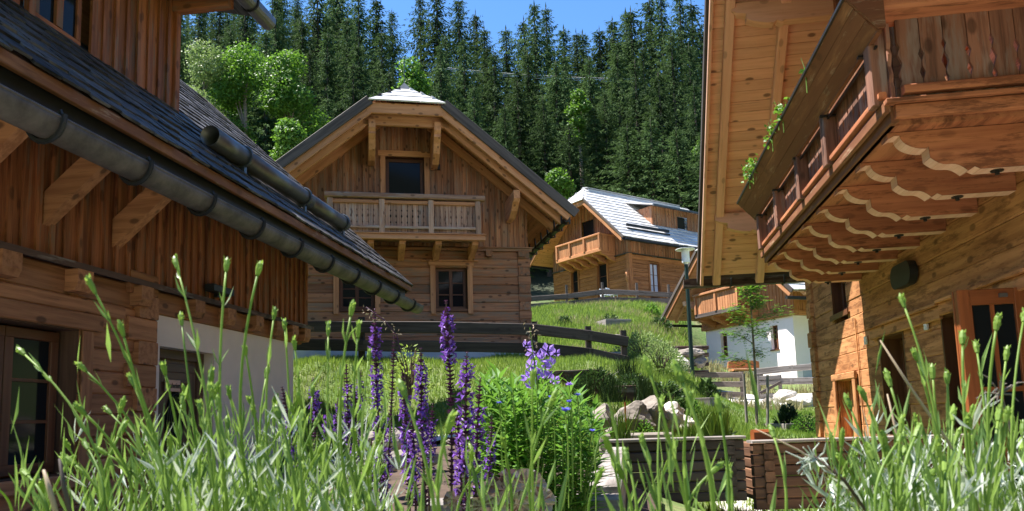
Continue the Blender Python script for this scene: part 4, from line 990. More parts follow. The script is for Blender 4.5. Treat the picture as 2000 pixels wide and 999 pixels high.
blades('grass', scatter(7000,(1.5,4),(5,8.6),ok), .08,.02, M['grass'], 'lawn showing through the gap between the two timber beds')

# ================================================================== FENCES
def fence(name, label, px, rails, t, post_w=.11, rail_h=.2, mat='fence', posts=None, cat='fence', th=.05, pz=None, wav=.02):
    """posts: (world base xy, top z). rails: list of heights above ground. px: list of (x,y) world points"""
    P=[Vector((a,b,tz(a,b))) for a,b in px]
    o=thing(name,P[0],label,cat); org=P[0]
    for i,p in enumerate(P):
        if posts is None or i in posts:
            mb=MB(); q=p-org; mb.beam((q.x,q.y,q.z-.3),(q.x+U(-.02,.02),q.y,q.z+t),post_w,post_w*.9,(0,1,0),.015); mb.build('post',M[mat],o)
    for a,b in zip(P[:-1],P[1:]):
        for h in rails:
            mb=MB(); qa=a-org; qb=b-org; d=(qb-qa); d.z=0; n=Vector((d.y,-d.x,0)).normalized()*(post_w*.5+th*.5+.004)
            if n.y>0: n=-n
            e=d.normalized()*.05
            mb.beam(Vector((qa.x,qa.y,qa.z+h+U(-wav,wav)))+n-e, Vector((qb.x,qb.y,qb.z+h+U(-wav,wav)))+n+e, th, rail_h*U(.9,1.1),(0,0,1),.012,jit=.06); mb.build('rail',M[mat],o)
    return o
def xy(px,py,y): v=at(px,py,y); return (v.x,v.y)
def railfence(name,label,posts_px,mat='fence',rh=.2,cat='fence',pw=.11,th=.05,group=None):
    """posts_px: (px, ytop, ybase, depth, [rail y centres at that post], draw_post)"""
    T0=posts_px[0]; base=at(T0[0],T0[2],T0[3]); base.z=tz(base.x,base.y)
    o=thing(name,base,label,cat); 
    pp=[]
    for (x,yt,yb,t,ry,dp) in posts_px:
        top=at(x,yt,t); rz=[at(x,r,t).z for r in ry]; pp.append((top,rz,dp))
        if dp:
            mb=MB(); q=top-base; g=tz(top.x,top.y)-base.z
            mb.beam((q.x+U(-.01,.01),q.y,min(g,q.z-.4)-.3),(q.x,q.y,q.z),pw,pw*.9,(0,1,0),.015); mb.build('post',M[mat],o)
    for (ta,ra,_),(tb,rb,_) in zip(pp[:-1],pp[1:]):
        for za,zb in zip(ra,rb):
            a=Vector((ta.x,ta.y,za))-base; b=Vector((tb.x,tb.y,zb))-base; d=b-a; n=Vector((d.y,-d.x,0)).normalized()*(pw/2+th/2+.004)
            if n.y>0: n=-n
            e=d.normalized()*.06
            mb=MB(); mb.beam(a+n-e,b+n+e,th,rh*U(.94,1.06),(0,0,1),.012,jit=.05); mb.build('rail',M[mat],o)
    return o
railfence('rail_fence','long dark rail fence running in front of the middle chalet and down to its right',
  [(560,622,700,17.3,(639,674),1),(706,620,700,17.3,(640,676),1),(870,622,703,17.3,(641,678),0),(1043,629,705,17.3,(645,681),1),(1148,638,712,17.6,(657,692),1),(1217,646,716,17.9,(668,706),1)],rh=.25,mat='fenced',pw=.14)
railfence('rail_fence','grey rail fence along the foot of the far orange chalet',
  [(1020,580,606,41,(586,600),0),(1106,557,590,41,(580,594),1),(1176,552,588,41,(571,586),1),(1243,553,590,41.5,(573,587),1),(1305,556,598,42,(577,589),1),(1365,560,600,43,(576,590),1)],rh=.28,pw=.13)
railfence('rail_fence','three-rail weathered fence left of the small wooden gate below the white chalet',
  [(1290,712,765,25.5,(722,741,757),0),(1347,717,770,25,(733,751,769),1),(1448,726,785,24,(733,751,772),1)],rh=.18,pw=.12)
railfence('rail_fence','grey three-rail fence between the small wooden gate and the golden log wall',
  [(1478,720,785,24,(727,745,0) [:2],1),(1545,716,785,23.6,(720,745),0),(1600,708,785,23.3,(716,744),0)],rh=.2,pw=.12,mat='silver')
# gate
g0=at(1484,785,23.9); g1=at(1526,783,23.7)
gt=thing('garden_gate',g0,'small low wooden gate with a diagonal brace in the rail fence by the white chalet','gate')
def zz(px,py): return at(px,py,23.8).z-g0.z
dx=(g1-g0); 
for k,(x) in enumerate((0,1)):
    mb=MB(); q=dx*x; mb.box(q.x-.05,q.x+.05,q.y-.04,q.y+.04,zz(1505,787),zz(1505,733),2,.01); mb.build('stile',M['silver'],gt)
for y_ in (738,748,773):
    mb=MB(); mb.beam((0,-.07,zz(1505,y_)),(dx.x,dx.y-.07,zz(1505,y_)),.04,.13,(0,0,1),.01); mb.build('rail',M['silver'],gt)
mb=MB(); mb.beam((0,-.1,zz(1484,768)),(dx.x,dx.y-.1,zz(1526,747)),.04,.09,(0,0,1),.01); mb.build('brace',M['fence'],gt)
mb=MB(); mb.box(0,dx.x,-.03,.0,zz(1505,790),zz(1505,776),0,.01); mb.build('kick_board',M['crib'],gt)
# bench by the white wall
bl=at(1424,742,28.2)
b=thing('bench',bl,'rough orange timber bench against the shaded white wall','bench',-.0)
b.rotation_euler=(0,0,math.radians(12)+.0)
k_=28.2/1484
mb=MB(); mb.box(0,1.25,-.42,0,.30,.38,0,.03); mb.build('seat',M['railB'],b)
mb=MB(); mb.prism([(0,.02,.42),(1.28,.02,.42),(1.27,.02,.66),(1.1,.02,.70),(.9,.02,.69),(.7,.02,.73),(.4,.02,.69),(.2,.02,.71),(.03,.02,.66)],(0,.07,0),0); mb.build('backrest',M['railB'],b)
for x in (.12,1.1):
    mb=MB(); mb.box(x-.09,x+.09,-.38,-.04,-.35,.30,2,.02); mb.build('leg',M['crib'],b)
# ================================================================== LAMP
lb=at(1356,792,21); lt=at(1337,517,21); 
hgt=lt.z-lb.z
lp=thing('street_lamp',lb,'slim dark green lamp post with a white cylinder lantern and flat disc hat','street lamp')
mb=MB(); mb.tube([(0,0,-.3),(0,0,.05),(0,0,.9),(0,0,hgt)],[.075,.075,.062,.052],12); mb.build('pole',M['green'],lp,smooth=False)
mb=MB(); mb.tube([(0,0,hgt),(0,0,hgt+.05),(0,0,hgt+.051),(0,0,hgt+.42)],[.05,.07,.11,.11],16); mb.build('lantern',M['opal'],lp)
mb=MB(); mb.tube([(0,0,hgt+.42),(0,0,hgt+.435),(0,0,hgt+.44),(0,0,hgt+.47)],[.27,.27,.16,.02],24); mb.build('lamp_hat',M['opal'],lp)
mb=MB(); mb.tube([(-.06,-.05,.62),(-.16,-.1,.60)],.03,6); mb.build('socket',M['whitepl'],lp)
# ================================================================== TIMBER BEDS
def crib_bed(label, xa, xb, y0, y1, z0, z1, mt='fenced'):
    o=thing('raised_bed',(xa,y0,z0),label,'raised bed',0,'timber raised beds')
    h=(z1-z0)/6; 
    for i in range(6):
        mb=MB(); e=.06 if i%2 else .0; za=i*h+.003
        L_=xb-xa
        mb.box(-.05,L_+.05,0,.07,za,za+h-.006,0,.008)
        mb.build('front_log',M[mt],o)
        for x in (0.02,L_-.09):
            mb=MB(); mb.box(x,x+.07,-.022,y1-y0,za+h*.5 if i<5 else za+h*.3,za+h*1.5-.008 if i<5 else za+h-.008,1,.008); mb.build('side_log',M[mt],o)
    mb=MB(); mb.box(-.06,xb-xa+.06,-.03,.11,z1-z0+.002,z1-z0+.022,0,.004); mb.build('cap_board',M['silver'],o)
    mb=MB(); mb.box(.05,xb-xa-.1,.08,y1-y0,z1-z0-.2,z1-z0-.06); mb.build('soil',M['soil'],o)
    for x in (.55,):
        mb=MB(); mb.box(x*(xb-xa)-.06,x*(xb-xa)+.06,.01,.1,-.25,.0,2); mb.build('foot',M['crib'],o)
    return o
v0=at(1203,865,5.5); v1=at(1452,985,5.5)
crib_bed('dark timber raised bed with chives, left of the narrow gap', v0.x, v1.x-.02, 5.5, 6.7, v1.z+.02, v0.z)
v0=at(1478,865,5.5); v1=at(1900,985,5.5)
crib_bed('warm brown timber raised bed in front of the golden log wall', v0.x+.02, v1.x, 5.5, 6.7, v1.z, at(1600,863,5.5).z,'cribw')
# flat stone slab and orange post behind
v=at(1235,853,7.6); mb=MB(); 
# retaining side of the flower bed
a=at(1203,868,5.4); bq=at(1172,968,2.45)
o=thing('bed_edge',(bq.x,bq.y,-.95),'silver grey stacked plank edge of the flower bed running towards the viewer','bed edge')
d=Vector((a.x-bq.x,a.y-bq.y,0)); Ln=d.length; d.normalize()
for i in range(7):
    k=Ln*i/7+.0
    mb=MB(); p=d*(k+.02); 
    for j in range(5):
        n=Vector((-d.y,d.x,0)); q0=p+Vector((0,0,.66-.135*j)); mb.beam(q0+n*.0,q0+d*(Ln/7-.012),.13,.12,(0,0,1),.012,jit=.03)
    mb.build('plank',M['silver'],o)
mb=MB(); mb.beam(Vector((-.55,-.02,.64)),Vector((.06,-.02,.64)),.13,.12,(0,0,1),.01); mb.beam(Vector((-.55,-.03,.50)),Vector((.06,-.03,.50)),.11,.12,(0,0,1),.01); mb.build('end_plank',M['silver'],o)
def slab(name,label,px,py,t,w_,d_,h_,mat,cat,rz=0,grp=None):
    v=at(px,py,t); o=MB(); o.box(-w_/2,w_/2,-d_/2,d_/2,-.2,h_,0,.02); q=o.build(name,M[mat],None); q.location=(v.x,v.y,v.z); q.rotation_euler=(0,0,rz); tag(q,label,cat,grp); return q
slab('stone_slab','long flat tan slab lying behind the dark timber bed',1240,852,8.2,.75,.25,.03,'rock','slab')
slab('marker_block','small orange wooden block standing behind the gap between the beds',1488,865,5.9,.14,.1,.10,'leafwood','block')
mb=MB(); mb.tube([(0,0,-.2),(0,0,.33)],.012,6); q=mb.build('marker_stick',M['leafwood']); v=at(1223,838,9.5); q.location=v; tag(q,'thin orange stick standing in front of the pale boulders','stick')
# rocks
def rock(label,px,py,t,sx,sy,sz,grp='boulders along the bank'):
    bm=bmesh.new(); bmesh.ops.create_icosphere(bm,subdivisions=4,radius=1)
    sd=Vector((U(0,99),U(0,99),U(0,99)))
    from mathutils import noise as mn
    pl=[Vector((U(-1,1),U(-1,1),U(-.6,1))).normalized() for _ in range(13)]
    for v in bm.verts:
        for q in pl:
            dd=v.co.dot(q)
            if dd>.62: v.co-=q*(dd-.62)*.95
        v.co*=1+.14*mn.noise(v.co*2.2+sd)+.07*mn.noise(v.co*6+sd)+.03*mn.noise(v.co*14+sd)
        v.co.x*=sx; v.co.y*=sy; v.co.z*=sz
    me=bpy.data.meshes.new('rock'); bm.to_mesh(me); bm.free(); me.materials.append(M['rock_sunlit' if 'white' in label else 'rock'])
    o=bpy.data.objects.new('boulder',me); COL.objects.link(o); v=at(px,py+6,t); o.location=v; o.rotation_euler=(0,0,U(0,6)); tag(o,label,'boulder',grp); return o
for r in [('angular pale boulder nearest the flower bush',1172,815,11.8,.30,.3,.26),('broad flat-faced brown boulder behind the orange stick',1235,812,11.6,.40,.26,.27),('tall leaning pale boulder right of the flat-faced one',1278,800,11.8,.22,.3,.30),('white-topped boulder at the right end of the bank row',1312,805,12,.26,.3,.27),('low boulder between the white-topped one and the lamp post',1335,822,12.5,.22,.3,.2),('small round boulder in front of the row',1200,840,11,.16,.2,.12),
          ('big sunlit white boulder by the golden log corner',1565,782,21,.42,.4,.32),('flat white boulder left of the big sunlit one',1532,768,21.6,.38,.3,.2),('small pale stone under the gate end',1500,780,22,.2,.2,.14),
          ('pale stone under the fence left of the lamp',1105,690,19,.35,.4,.2),('second pale stone under the dark fence',1140,694,19.2,.3,.3,.18),('flat pale rock on top of the bank above the lamp',1342,682,24.6,.6,.4,.16),('rough rock in the retaining wall beside the white chalet',1330,703,24.3,.42,.3,.28),('brown rock low in the retaining wall',1368,700,24.6,.35,.3,.25)]:
    rock(*r)
for i in range(12):
    rock(('small pebble among the salvias',)[0],U(680,900),U(850,900),U(3.2,4.4),U(.04,.09),U(.04,.09),U(.03,.06),'pebbles among the salvias')
# retaining timbers left of white chalet
o=thing('retaining_wall',at(1320,735,25.2),'stacked timber and rock retaining wall beside the lamp and the white chalet','retaining wall')
for i,(ya) in enumerate((728,712,694,680)):
    mb=MB(); v=at(1340,ya,25.2)-o.location; mb.beam((v.x-.5,v.y,v.z),(v.x+.75,v.y+.2,v.z),.3,.13,(0,0,1),.02); mb.build('timber',M['crib'],o)
# slope steps
for i,(lab,x,y,t) in enumerate((('upper weathered step slab behind the dark fence',1185,657,29.3),('lower weathered step slab behind the dark fence',1168,693,18.8))):
    slab('step',lab,x,y,t,1.3,.7,.02,'silver','step',-.1)
# timber planters
def tplanter(label,px,py,t,w_,d_,h_,rz=0,mat='silver',grp='timber planters on the lawn and slope',tilt=0):
    v=at(px,py,t); v.z=tz(v.x,v.y)
    o=thing('planter_box',v,label,'planter',rz,grp)
    o.rotation_euler=(tilt,0,rz)
    for nm,(a,b,c,d_) in {'a':(-w_/2,w_/2,-d_/2,-d_/2+.05),'b':(-w_/2,w_/2,d_/2-.05,d_/2),'c':(-w_/2,-w_/2+.05,-d_/2+.052,d_/2-.052),'d':(w_/2-.05,w_/2,-d_/2+.052,d_/2-.052)}.items():
        mb=MB(); mb.box(a,b,c,d_,-.15,h_,0 if b-a>.2 else 1,.006); mb.build('side_board',M[mat],o)
    mb=MB(); mb.box(-w_/2+.05,w_/2-.05,-.001-abs(w_)*0-d_*0-.0,.001,-.1,h_-.05) if False else mb.box(-w_/2+.052,w_/2-.052,-.3,.3,-.1,h_-.06); mb.build('soil',M['soil'],o)
    return o
tplanter('white-edged planter of dwarf conifer on the lawn by the golden wall',1540,826,15,.62,.75,.14,.25)
tplanter('narrow planter of spiky shrub at the foot of the lamp',1378,812,16,.45,.9,.1,-.5)
tplanter('low planter with bushes right behind the left timber bed',1440,868,9.5,.5,.8,.1,-.45)
tplanter('pale-edged planter half way up the meadow',1196,634,33,1.2,1.3,.25,.3,'silver',tilt=.0)
tplanter('timber crib in the dark bank under the fence',1110,722,14.5,1.3,.9,.16,-.15,'crib')
tplanter('timber crib lower on the dark bank',1190,735,14,.9,.7,.12,-.1,'crib')
# power line
o=thing('power_line',at(900,130,78),'three pale overhead wires crossing the spruce forest','power line')
for k in range(3):
    a_=at(985,138+k*3,78)-o.location; b_=at(1145,147+k*3,78)-o.location
    mb=MB(); a2=a_+(a_-b_)*.8; b2=b_+(b_-a_)*.8; pts=[a2.lerp(b2,i/12) for i in range(13)]; pts=[p-Vector((0,0,4*.35*(i/12)*(1-i/12))) for i,p in enumerate(pts)]
    mb.tube(pts,.022,4); mb.build('wire',M['whitepl'],o)
# chairs at far chalet
for k,(lab,x) in enumerate((('white garden chair on the terrace of the far chalet, left of the pair',1183),('white garden chair on the terrace of the far chalet, right of the pair',1197))):
    v=at(x,588,43.2); v.z=tz(v.x,v.y)
    o=thing('garden_chair',v,lab,'chair',.4+k*.5)
    mb=MB(); mb.box(-.22,.22,-.22,.22,.42,.46); mb.build('seat',M['whitepl'],o)
    mb=MB(); mb.hexa([(-.22,.2,.46),(.22,.2,.46),(.22,.23,.46),(-.22,.23,.46),(-.2,.3,.9),(.2,.3,.9),(.2,.33,.9),(-.2,.33,.9)]); mb.build('backrest',M['whitepl'],o)
    for sx in (-1,1):
        for sy in (-1,1):
            mb=MB(); mb.tube([(sx*.19,sy*.19,.42),(sx*.22,sy*.22,0)],.02,5); mb.build('leg',M['whitepl'],o)
# ================================================================== TREES
def spruce_mesh(H, Rm, bare, seed, dens=1.):
    random.seed(seed)
    cr=MB(); tk=MB()
    tk.tube([(0,0,-1),(0,0,H*.3),(0.05,0,H*.7),(0,0,H)],[H*.012,H*.0095,H*.005,.02],8)
    z=H*bare
    while z<H*.985:
        f=(z-H*bare)/(H*(1-bare)); Lb=Rm*1.08*((1-f)**.78)*(.6+.4*min(1,f*5+.3))*U(.75,1.15)+.12
        nb=int(U(7,10)*(1 if f<.85 else .7))
        a0=U(0,6.28)
        for k in range(nb):
            th=a0+k*2*PI/nb+U(-.35,.35); l=Lb*U(.55,1.25); dr=U(.35,.7)*(1-f*.9); d=Vector((math.cos(th),math.sin(th),0))
            n=max(2,int(l/.36*dens))
            for i in range(n+1):
                q=(i+.3)/(n+.6); zz_=z+ (.12*l*q if f>.6 else .0) - dr*l*q*q*.9 + (.18*l*max(0,q-.75))
                p=d*(l*q)+Vector((0,0,zz_))
                sz=(.34*(1.15-.55*q)+.12)*(1.12-.5*f)
                for _ in range(5):
                    dd=Vector((d.x*.8+U(-.7,.7),d.y*.8+U(-.7,.7),U(-2.0,-.05)))
                    cr.leaf(p+Vector((U(-.12,.12),U(-.12,.12),U(-.05,.05))),dd,sz*U(.7,1.6),sz*U(.2,.38),None,min(1,max(0,q*.6+.1+U(-.25,.4))),.1)  # tint lightens towards branch tips, highlights put into the needle colour
        z+=U(.45,.75)*(1 if f<.7 else .65)
    cr.leaf((0,0,H-.5),(0,0,1),.9,.12,(1,0,0),.6); 
    if bare>.1:
        zz_=H*.04
        while zz_<H*bare:
            th=U(0,6.28); l=U(.5,1.5); tk.tube([(0,0,zz_),(math.cos(th)*l,math.sin(th)*l,zz_-U(.0,.3))],[.03,.01],4,False); zz_+=U(.25,.6)
    return tk, cr
SPR=[]
for k,(H,Rm,bare,dn) in enumerate(((22,4.3,.03,1.),(22,3.7,.10,1.),(20,4.6,.02,1.),(23,3.4,.30,1.),(21,4.1,.05,1.))):
    tk,cr=spruce_mesh(H,Rm,bare,20+k,dn)
    a=tk.build('trunk',M['sbark']); b=cr.build('crown',M['spruce'],recalc=False)
    SPR.append((H,a,b,a.data,b.data))
first=[True]*5
def side_word(px): return 'left' if px<800 else ('middle' if px<1100 else 'right')
def put_spruce(k, x, y, h, label, rz=None, wid=1., group='spruces of the forest behind the chalets'):
    H,a,b,da,db=SPR[k]; z=tz(x,y)
    o=thing('spruce_tree',(x,y,z),label,'spruce tree',U(0,6.28),group); s=h/H; o.scale=(s*wid,s*wid,s)
    if first[k]: a.parent=o; b.parent=o; first[k]=False
    else:
        for src in (a,b):
            c=src.copy(); COL.objects.link(c); c.parent=o
    return o
random.seed(11)
FR=[(735,-8,86),(765,12,92),(820,-6,88),(852,-30,84),(895,0,88),(928,18,92),(945,45,86),(988,62,90),(1022,38,94),(1043,12,82),(1066,16,86),(1100,48,90),(1125,62,84),(1138,70,92),(1170,60,82),(1195,32,84),(1222,30,88),(1232,24,80),(1268,5,82),(1290,-10,78),(1325,-25,74),(1350,10,80),(1368,50,78),
    (700,-40,80),(660,-60,84),(620,-30,78),(905,80,76),(965,110,74),(1010,130,72),(1085,120,72),(1150,115,73),(1205,110,70),(1255,90,70),(1310,60,68),(1345,90,70),(860,90,74),(820,110,72),(640,60,70),(700,80,70),(745,70,74),(590,20,74),(540,-10,76),(480,-20,78),(430,0,80),(390,10,76),(350,20,80)]
FR+=[(820,150,64),(900,210,62),(1110,230,64),(1160,200,66),(1270,230,60),(1375,260,56),(1010,150,68),(730,190,63),(1240,120,66),(870,60,80),(950,95,78),(1030,90,78),(1100,95,76),(1205,80,78),(605,90,66),(690,130,66),(760,140,66),(640,190,63),(925,160,68),(985,210,66),(1060,190,66),(1180,180,66),(1285,140,62),(1355,170,60),(1225,250,61),(1320,250,58),(450,60,70),(520,50,70)]
ORD=['first','second','third','fourth','fifth','sixth','seventh','eighth','ninth','tenth','eleventh','twelfth','thirteenth','fourteenth','fifteenth','sixteenth','seventeenth','eighteenth','nineteenth','twentieth','twenty-first','twenty-second','twenty-third','twenty-fourth','twenty-fifth']
FR.sort(); cnt={}
for i,(px,ty,t) in enumerate(FR):
    v=at(px,ty,t); z=tz(v.x,v.y); h=max(9,v.z-z)*U(.97,1.03)
    near='behind the middle chalet roof' if 600<px<1020 else ('above the far orange chalet' if px>=1020 else 'above the dark left roof')
    layer='skyline' if ty<72 else ('middle' if ty<140 else 'lower front')
    cnt[(near,layer)]=cnt.get((near,layer),0)+1
    k=[0,2,1,4][i%4] if px<1060 else (3 if px<1200 and t<86 else [0,1,4,0][i%4])
    put_spruce(k,v.x,v.y,h,f'{ORD[cnt[(near,layer)]-1]} spruce from the left in the {layer} row {near}',group=f'{layer} row of spruces {near}',wid=U(1.1,1.6)*(1.35 if h<15 else 1))
for row,(yy,dx_) in enumerate(((76,5.0),(98,5.0),(112,5.5),(126,6))):
    x=-62
    while x<40:
        xx=x+U(-1.5,1.5); y2=yy+U(-4,4)
        if row>0 and xx>-22:
            x+=dx_; 
            if row>1: continue
            h=U(15,17)
        else: h=U(17,24)
        if not (row==0 and xx>-14): put_spruce(random.choice([0,1,2,4]),xx,y2,h,'dark spruce deep in the forest on the hillside',group='deep forest spruces',wid=U(1.1,1.3))
        x+=dx_
def decid(label, px, ty, wpx, t, by, mat='decid', leaf=.26, dens=1., seed=0, birch=False):
    random.seed(seed+100)
    c=at(px,ty,t); k=t/FPX; z0=tz(c.x,c.y); Hh=c.z-z0; Rr=wpx*k/2; cb=at(px,by,t).z-z0
    o=thing('broadleaf_tree',(c.x,c.y,z0),label,'tree',0,None)
    mb=MB(); mb.tube([(0,0,-.5),(.1,0,Hh*.4),(0,.1,Hh*.85)],[.022*Hh,.014*Hh,.03],8)
    lob=[]
    for i in range(11):
        zc=U(max(cb,.15*Hh)+.5,Hh*.93); rr=Rr*(.75 if zc<Hh*.75 else .45); a=U(0,6.28); q=Vector((math.cos(a)*rr*U(.2,.9),math.sin(a)*rr*U(.2,.9),zc)); lob.append((q,Rr*U(.32,.5)))
        mb.tube([(0,0,max(.3,zc-Rr*.8)),q*.6+Vector((0,0,zc*.4-.2)),q],[.07,.04,.015],5)
    lob.append((Vector((0,0,Hh-Rr*.35)),Rr*.4))
    mb.build('trunk',M['bark'],o)
    mb=MB()
    for q,r in lob:
        for _ in range(int(420*dens)):
            d=Vector((random.gauss(0,1),random.gauss(0,1),random.gauss(0,1))).normalized(); rr=r*(U(.35,1)**.5)*U(.8,1.15)
            mb.leaf(q+Vector((d.x*rr,d.y*rr,d.z*rr*.85)),(U(-1,1),U(-1,1),U(-.9,.4)),leaf*U(.7,1.3),leaf*U(.5,.8),d+Vector((U(-.6,.6),U(-.6,.6),U(0,.8))),None,.1)
    mb.build('crown',M[mat],o,recalc=False); return o
decid('grey-green willowy tree at the top left edge of the forest beside the dormer',398,78,180,60,300,'willow',.20,2.2,1)
decid('mid green broadleaf tree between the willowy tree and the bright maple',480,82,190,61,320,'decid',.24,2.0,2)
decid('bright yellow-green maple with a dark hollow beneath, left of the middle chalet',566,98,180,60,330,'decid',.26,1.9,3)
decid('low light green tree just above the dormer corner',372,168,170,55,330,'willow',.22,1.9,4)
decid('small bright bush-like tree rising above the left slope of the middle roof',562,232,110,52,330,'decid',.24,1.3,5)
decid('light green tree behind the white tip of the middle chalet',800,112,130,56,260,'decid',.26,1.1,6)
decid('slender light green tree on bare stems behind the far chalet roof',1128,175,70,66,300,'decid',.26,.8,7)
decid('low green shrub tree under the spruces by the far chalet ridge',1090,330,80,60,400,'decid',.26,.8,8)
decid('bright green tree edge beside the bargeboard of the right chalet',1375,270,70,58,420,'decid',.26,1.0,9)
# ---- young staked tree on the lawn
vb=at(1478,836,15); vb.z=tz(vb.x,vb.y)
yt=thing('young_tree',vb,'slender young maple tied between two stakes on the lawn','young tree')
random.seed(5); mb=MB()
tp=at(1466,545,15)-vb; pts=[Vector((0,0,-.1)),tp*.3+Vector((.02,0,0)),tp*.62,tp*.85+Vector((-.02,0,0)),tp]
mb.tube(pts,[.032,.028,.02,.014,.006],7)
tips=[]
for (f,ax,az_,l) in ((.40,-.62,.35,.55),(.48,.3,.12,.3),(.55,-.45,.35,.6),(.6,.5,.2,.55),(.66,-.35,.3,.6),(.7,.55,.25,.6),(.75,-.5,.2,.5),(.8,.4,.35,.5),(.85,-.3,.3,.45),(.9,.25,.3,.35),(.93,-.2,.3,.3),(.62,-.1,.3,.5),(.78,.1,.3,.45)):
    b0=tp*f; e=b0+Vector((ax*l*1.6,U(-.4,.4),az_*l*1.2)); mb.tube([b0,b0.lerp(e,.5)+Vector((0,0,.03)),e],[.011,.007,.003],5); tips.append((b0,e))
mb.build('trunk',M['bark'],yt)
mb=MB()
for b0,e in tips:
    for _ in range(115):
        p=b0.lerp(e,U(.35,1.05))+Vector((random.gauss(0,.09),random.gauss(0,.09),random.gauss(0,.07)))
        a=U(0,6.28)
        for k in range(3): mb.leaf(p,(math.cos(a+k*.9-.9),math.sin(a+k*.9-.9),U(-.35,.1)),U(.05,.085),.035,(0,0,1),U(.3,1),.1)
mb.build('crown',M['decid'],yt,recalc=False)
for lab,x0,y0,x1,y1 in (('thin wooden stake on the left of the young tree',1460,846,1452,730),('thin wooden stake on the right of the young tree',1498,840,1499,733)):
    a=at(x0,y0,14.8); b=at(x1,y1,14.8); mb=MB(); mb.tube([(0,0,-.2),b-a],[.03,.027],7); q=mb.build('tree_stake',M['silver']); q.location=a; tag(q,lab,'stake','stakes of the young tree')

# ================================================================== SHRUBS AND TUFTS
def shrub(label, px, py, t, w_, h_, mat, leaf=.06, n=500, name='shrub', cat='shrub', up=.2, seed=0, grp=None, zoff=None):
    random.seed(seed+int(px)); v=at(px,py,t)
    if zoff is None: v.z=tz(v.x,v.y)
    o=thing(name,v,label,cat,0,grp); mb=MB(); st=MB()
    for _ in range(max(6,n//50)):
        a=U(0,6.28); e=Vector((math.cos(a)*w_*.4*U(.2,1),math.sin(a)*w_*.4*U(.2,1),h_*U(.5,.95))); st.tube([(0,0,-.05),e*.5+Vector((0,0,h_*.1)),e],[.008,.006,.002],4)
    st.build('stem',M['sstem'],o)
    for _ in range(n):
        a=U(0,6.28); el=U(-.1,1); r=U(.4,1)**.6
        p=Vector((math.cos(a)*w_/2*r*math.cos(el*1.4),math.sin(a)*w_/2*r*math.cos(el*1.4),h_*max(.02,.5+.5*(el*2-1))*U(.6,1)))
        d=Vector((math.cos(a)*U(.2,1),math.sin(a)*U(.2,1),up+U(-.3,.6))); mb.leaf(p,d,leaf*U(.6,1.4),leaf*U(.3,.55),None,None,.1)
    mb.build('foliage',M[mat],o,recalc=False); return o
shrub('dark dwarf conifer in the white-edged planter on the lawn',1540,826,15,.55,.48,'conifer',.09,900,cat='dwarf conifer',name='dwarf_conifer',up=.7)
shrub('spiky dark green shrub right of the lamp foot',1384,808,16.5,.5,.45,'darkg',.10,500,up=.9)
shrub('dark mixed shrub behind the left timber bed, right of the chives',1418,858,10,.5,.4,'darkg',.07,500)
shrub('small bluish shrub right of the dark mixed shrub',1448,860,9.5,.3,.22,'conifer',.05,300)
shrub('dark clipped hedge plant against the golden log corner',1575,842,14.5,.7,.4,'bush',.05,900,name='hedge',cat='hedge')
shrub('dark shrub in the pale-edged planter on the meadow',1193,636,32.8,.9,.6,'darkg',.12,500)
shrub('small dark shrub on the meadow left of the pale-edged planter',1103,628,33,.6,.5,'darkg',.12,300)
shrub('bright green weed at the fence corner of the far chalet',1272,592,38,.8,.7,'decid',.14,400)
shrub('broad pale green shrub mass on the slope left of the lamp',1255,668,19.5,1.9,.8,'willow',.07,2600)
shrub('pale green shrub below the broad mass, next to the lamp',1290,712,17.5,1.3,.8,'willow',.07,1500)
shrub('dark shaggy shrub hanging on the dark bank behind the boulders',1165,750,14,1.1,.4,'darkg',.08,1500)
shrub('dark shaggy shrub on the right part of the dark bank',1235,754,14.3,1.0,.4,'darkg',.08,1300)
shrub('olive shrub at the left end of the dark bank',1125,745,13.2,.5,.4,'bush',.06,600)
shrub('dark grass-green shrub above the boulders by the lamp',1300,770,14.2,1.0,.5,'darkg',.09,1000)
shrub('weedy green plant growing between the flat-faced and the leaning boulder',1258,826,11.4,.35,.3,'bush',.05,350)
shrub('weedy green plant at the left end of the boulder row',1150,828,11.2,.4,.3,'bush',.05,400)
shrub('green plant beside the right-hand boulder',1352,806,14,.5,.4,'bush',.06,500)
shrub('yellow-green variegated shrub between the violet spikes',800,762,3.9,.27,.24,'yellowg',.022,420,zoff=1)
shrub('green shrub on the mound right of the meadow fence end',1345,660,27,.8,.5,'darkg',.1,300)
shrub('dark green low shrub on the meadow behind the lamp',1290,640,31,.9,.5,'darkg',.12,400)
def tuft(label,px,py,t,w_,h_,n=90,mat='grass',name='chives',cat='chives',grp=None,z=None):
    random.seed(int(px)); v=at(px,py,t); mb=MB(); 
    for _ in range(n):
        a=U(0,6.28); l=h_*U(.6,1.1); le=U(0,.55); p=Vector((U(-1,1)*w_*.25,U(-1,1)*w_*.25,0)); e=p+Vector((math.cos(a)*l*le,math.sin(a)*l*le,l))
        mb.tube([p,p.lerp(e,.55)+Vector((0,0,l*.06)),e],[.004,.0035,.001],3,False)
    o=mb.build(name,M[mat],recalc=False); o.location=v; tag(o,label,cat,grp); return o
tuft('left chive tuft behind the timber bed, by the orange stick',1214,862,6.2,.3,.24,110)
tuft('right chive tuft behind the timber bed',1396,862,6.2,.42,.28,170)
tuft('small chive tuft half hidden behind the timber bed',1350,862,6.5,.2,.16,60)
for (lab,x,y,t,w_) in (('dark hanging grass tuft at the left of the shaded bank',1140,785,13.,.6),('dark hanging grass tuft in the middle of the shaded bank',1195,786,13.,.7),('dark hanging grass tuft at the right of the shaded bank',1262,784,13.4,.7),('dark grass tuft above the bank beside the fence end',1225,745,15.,.7)):
    tuft(lab,x,y,t,w_,.5,150,'darkg','grass_tuft','grass tuft')
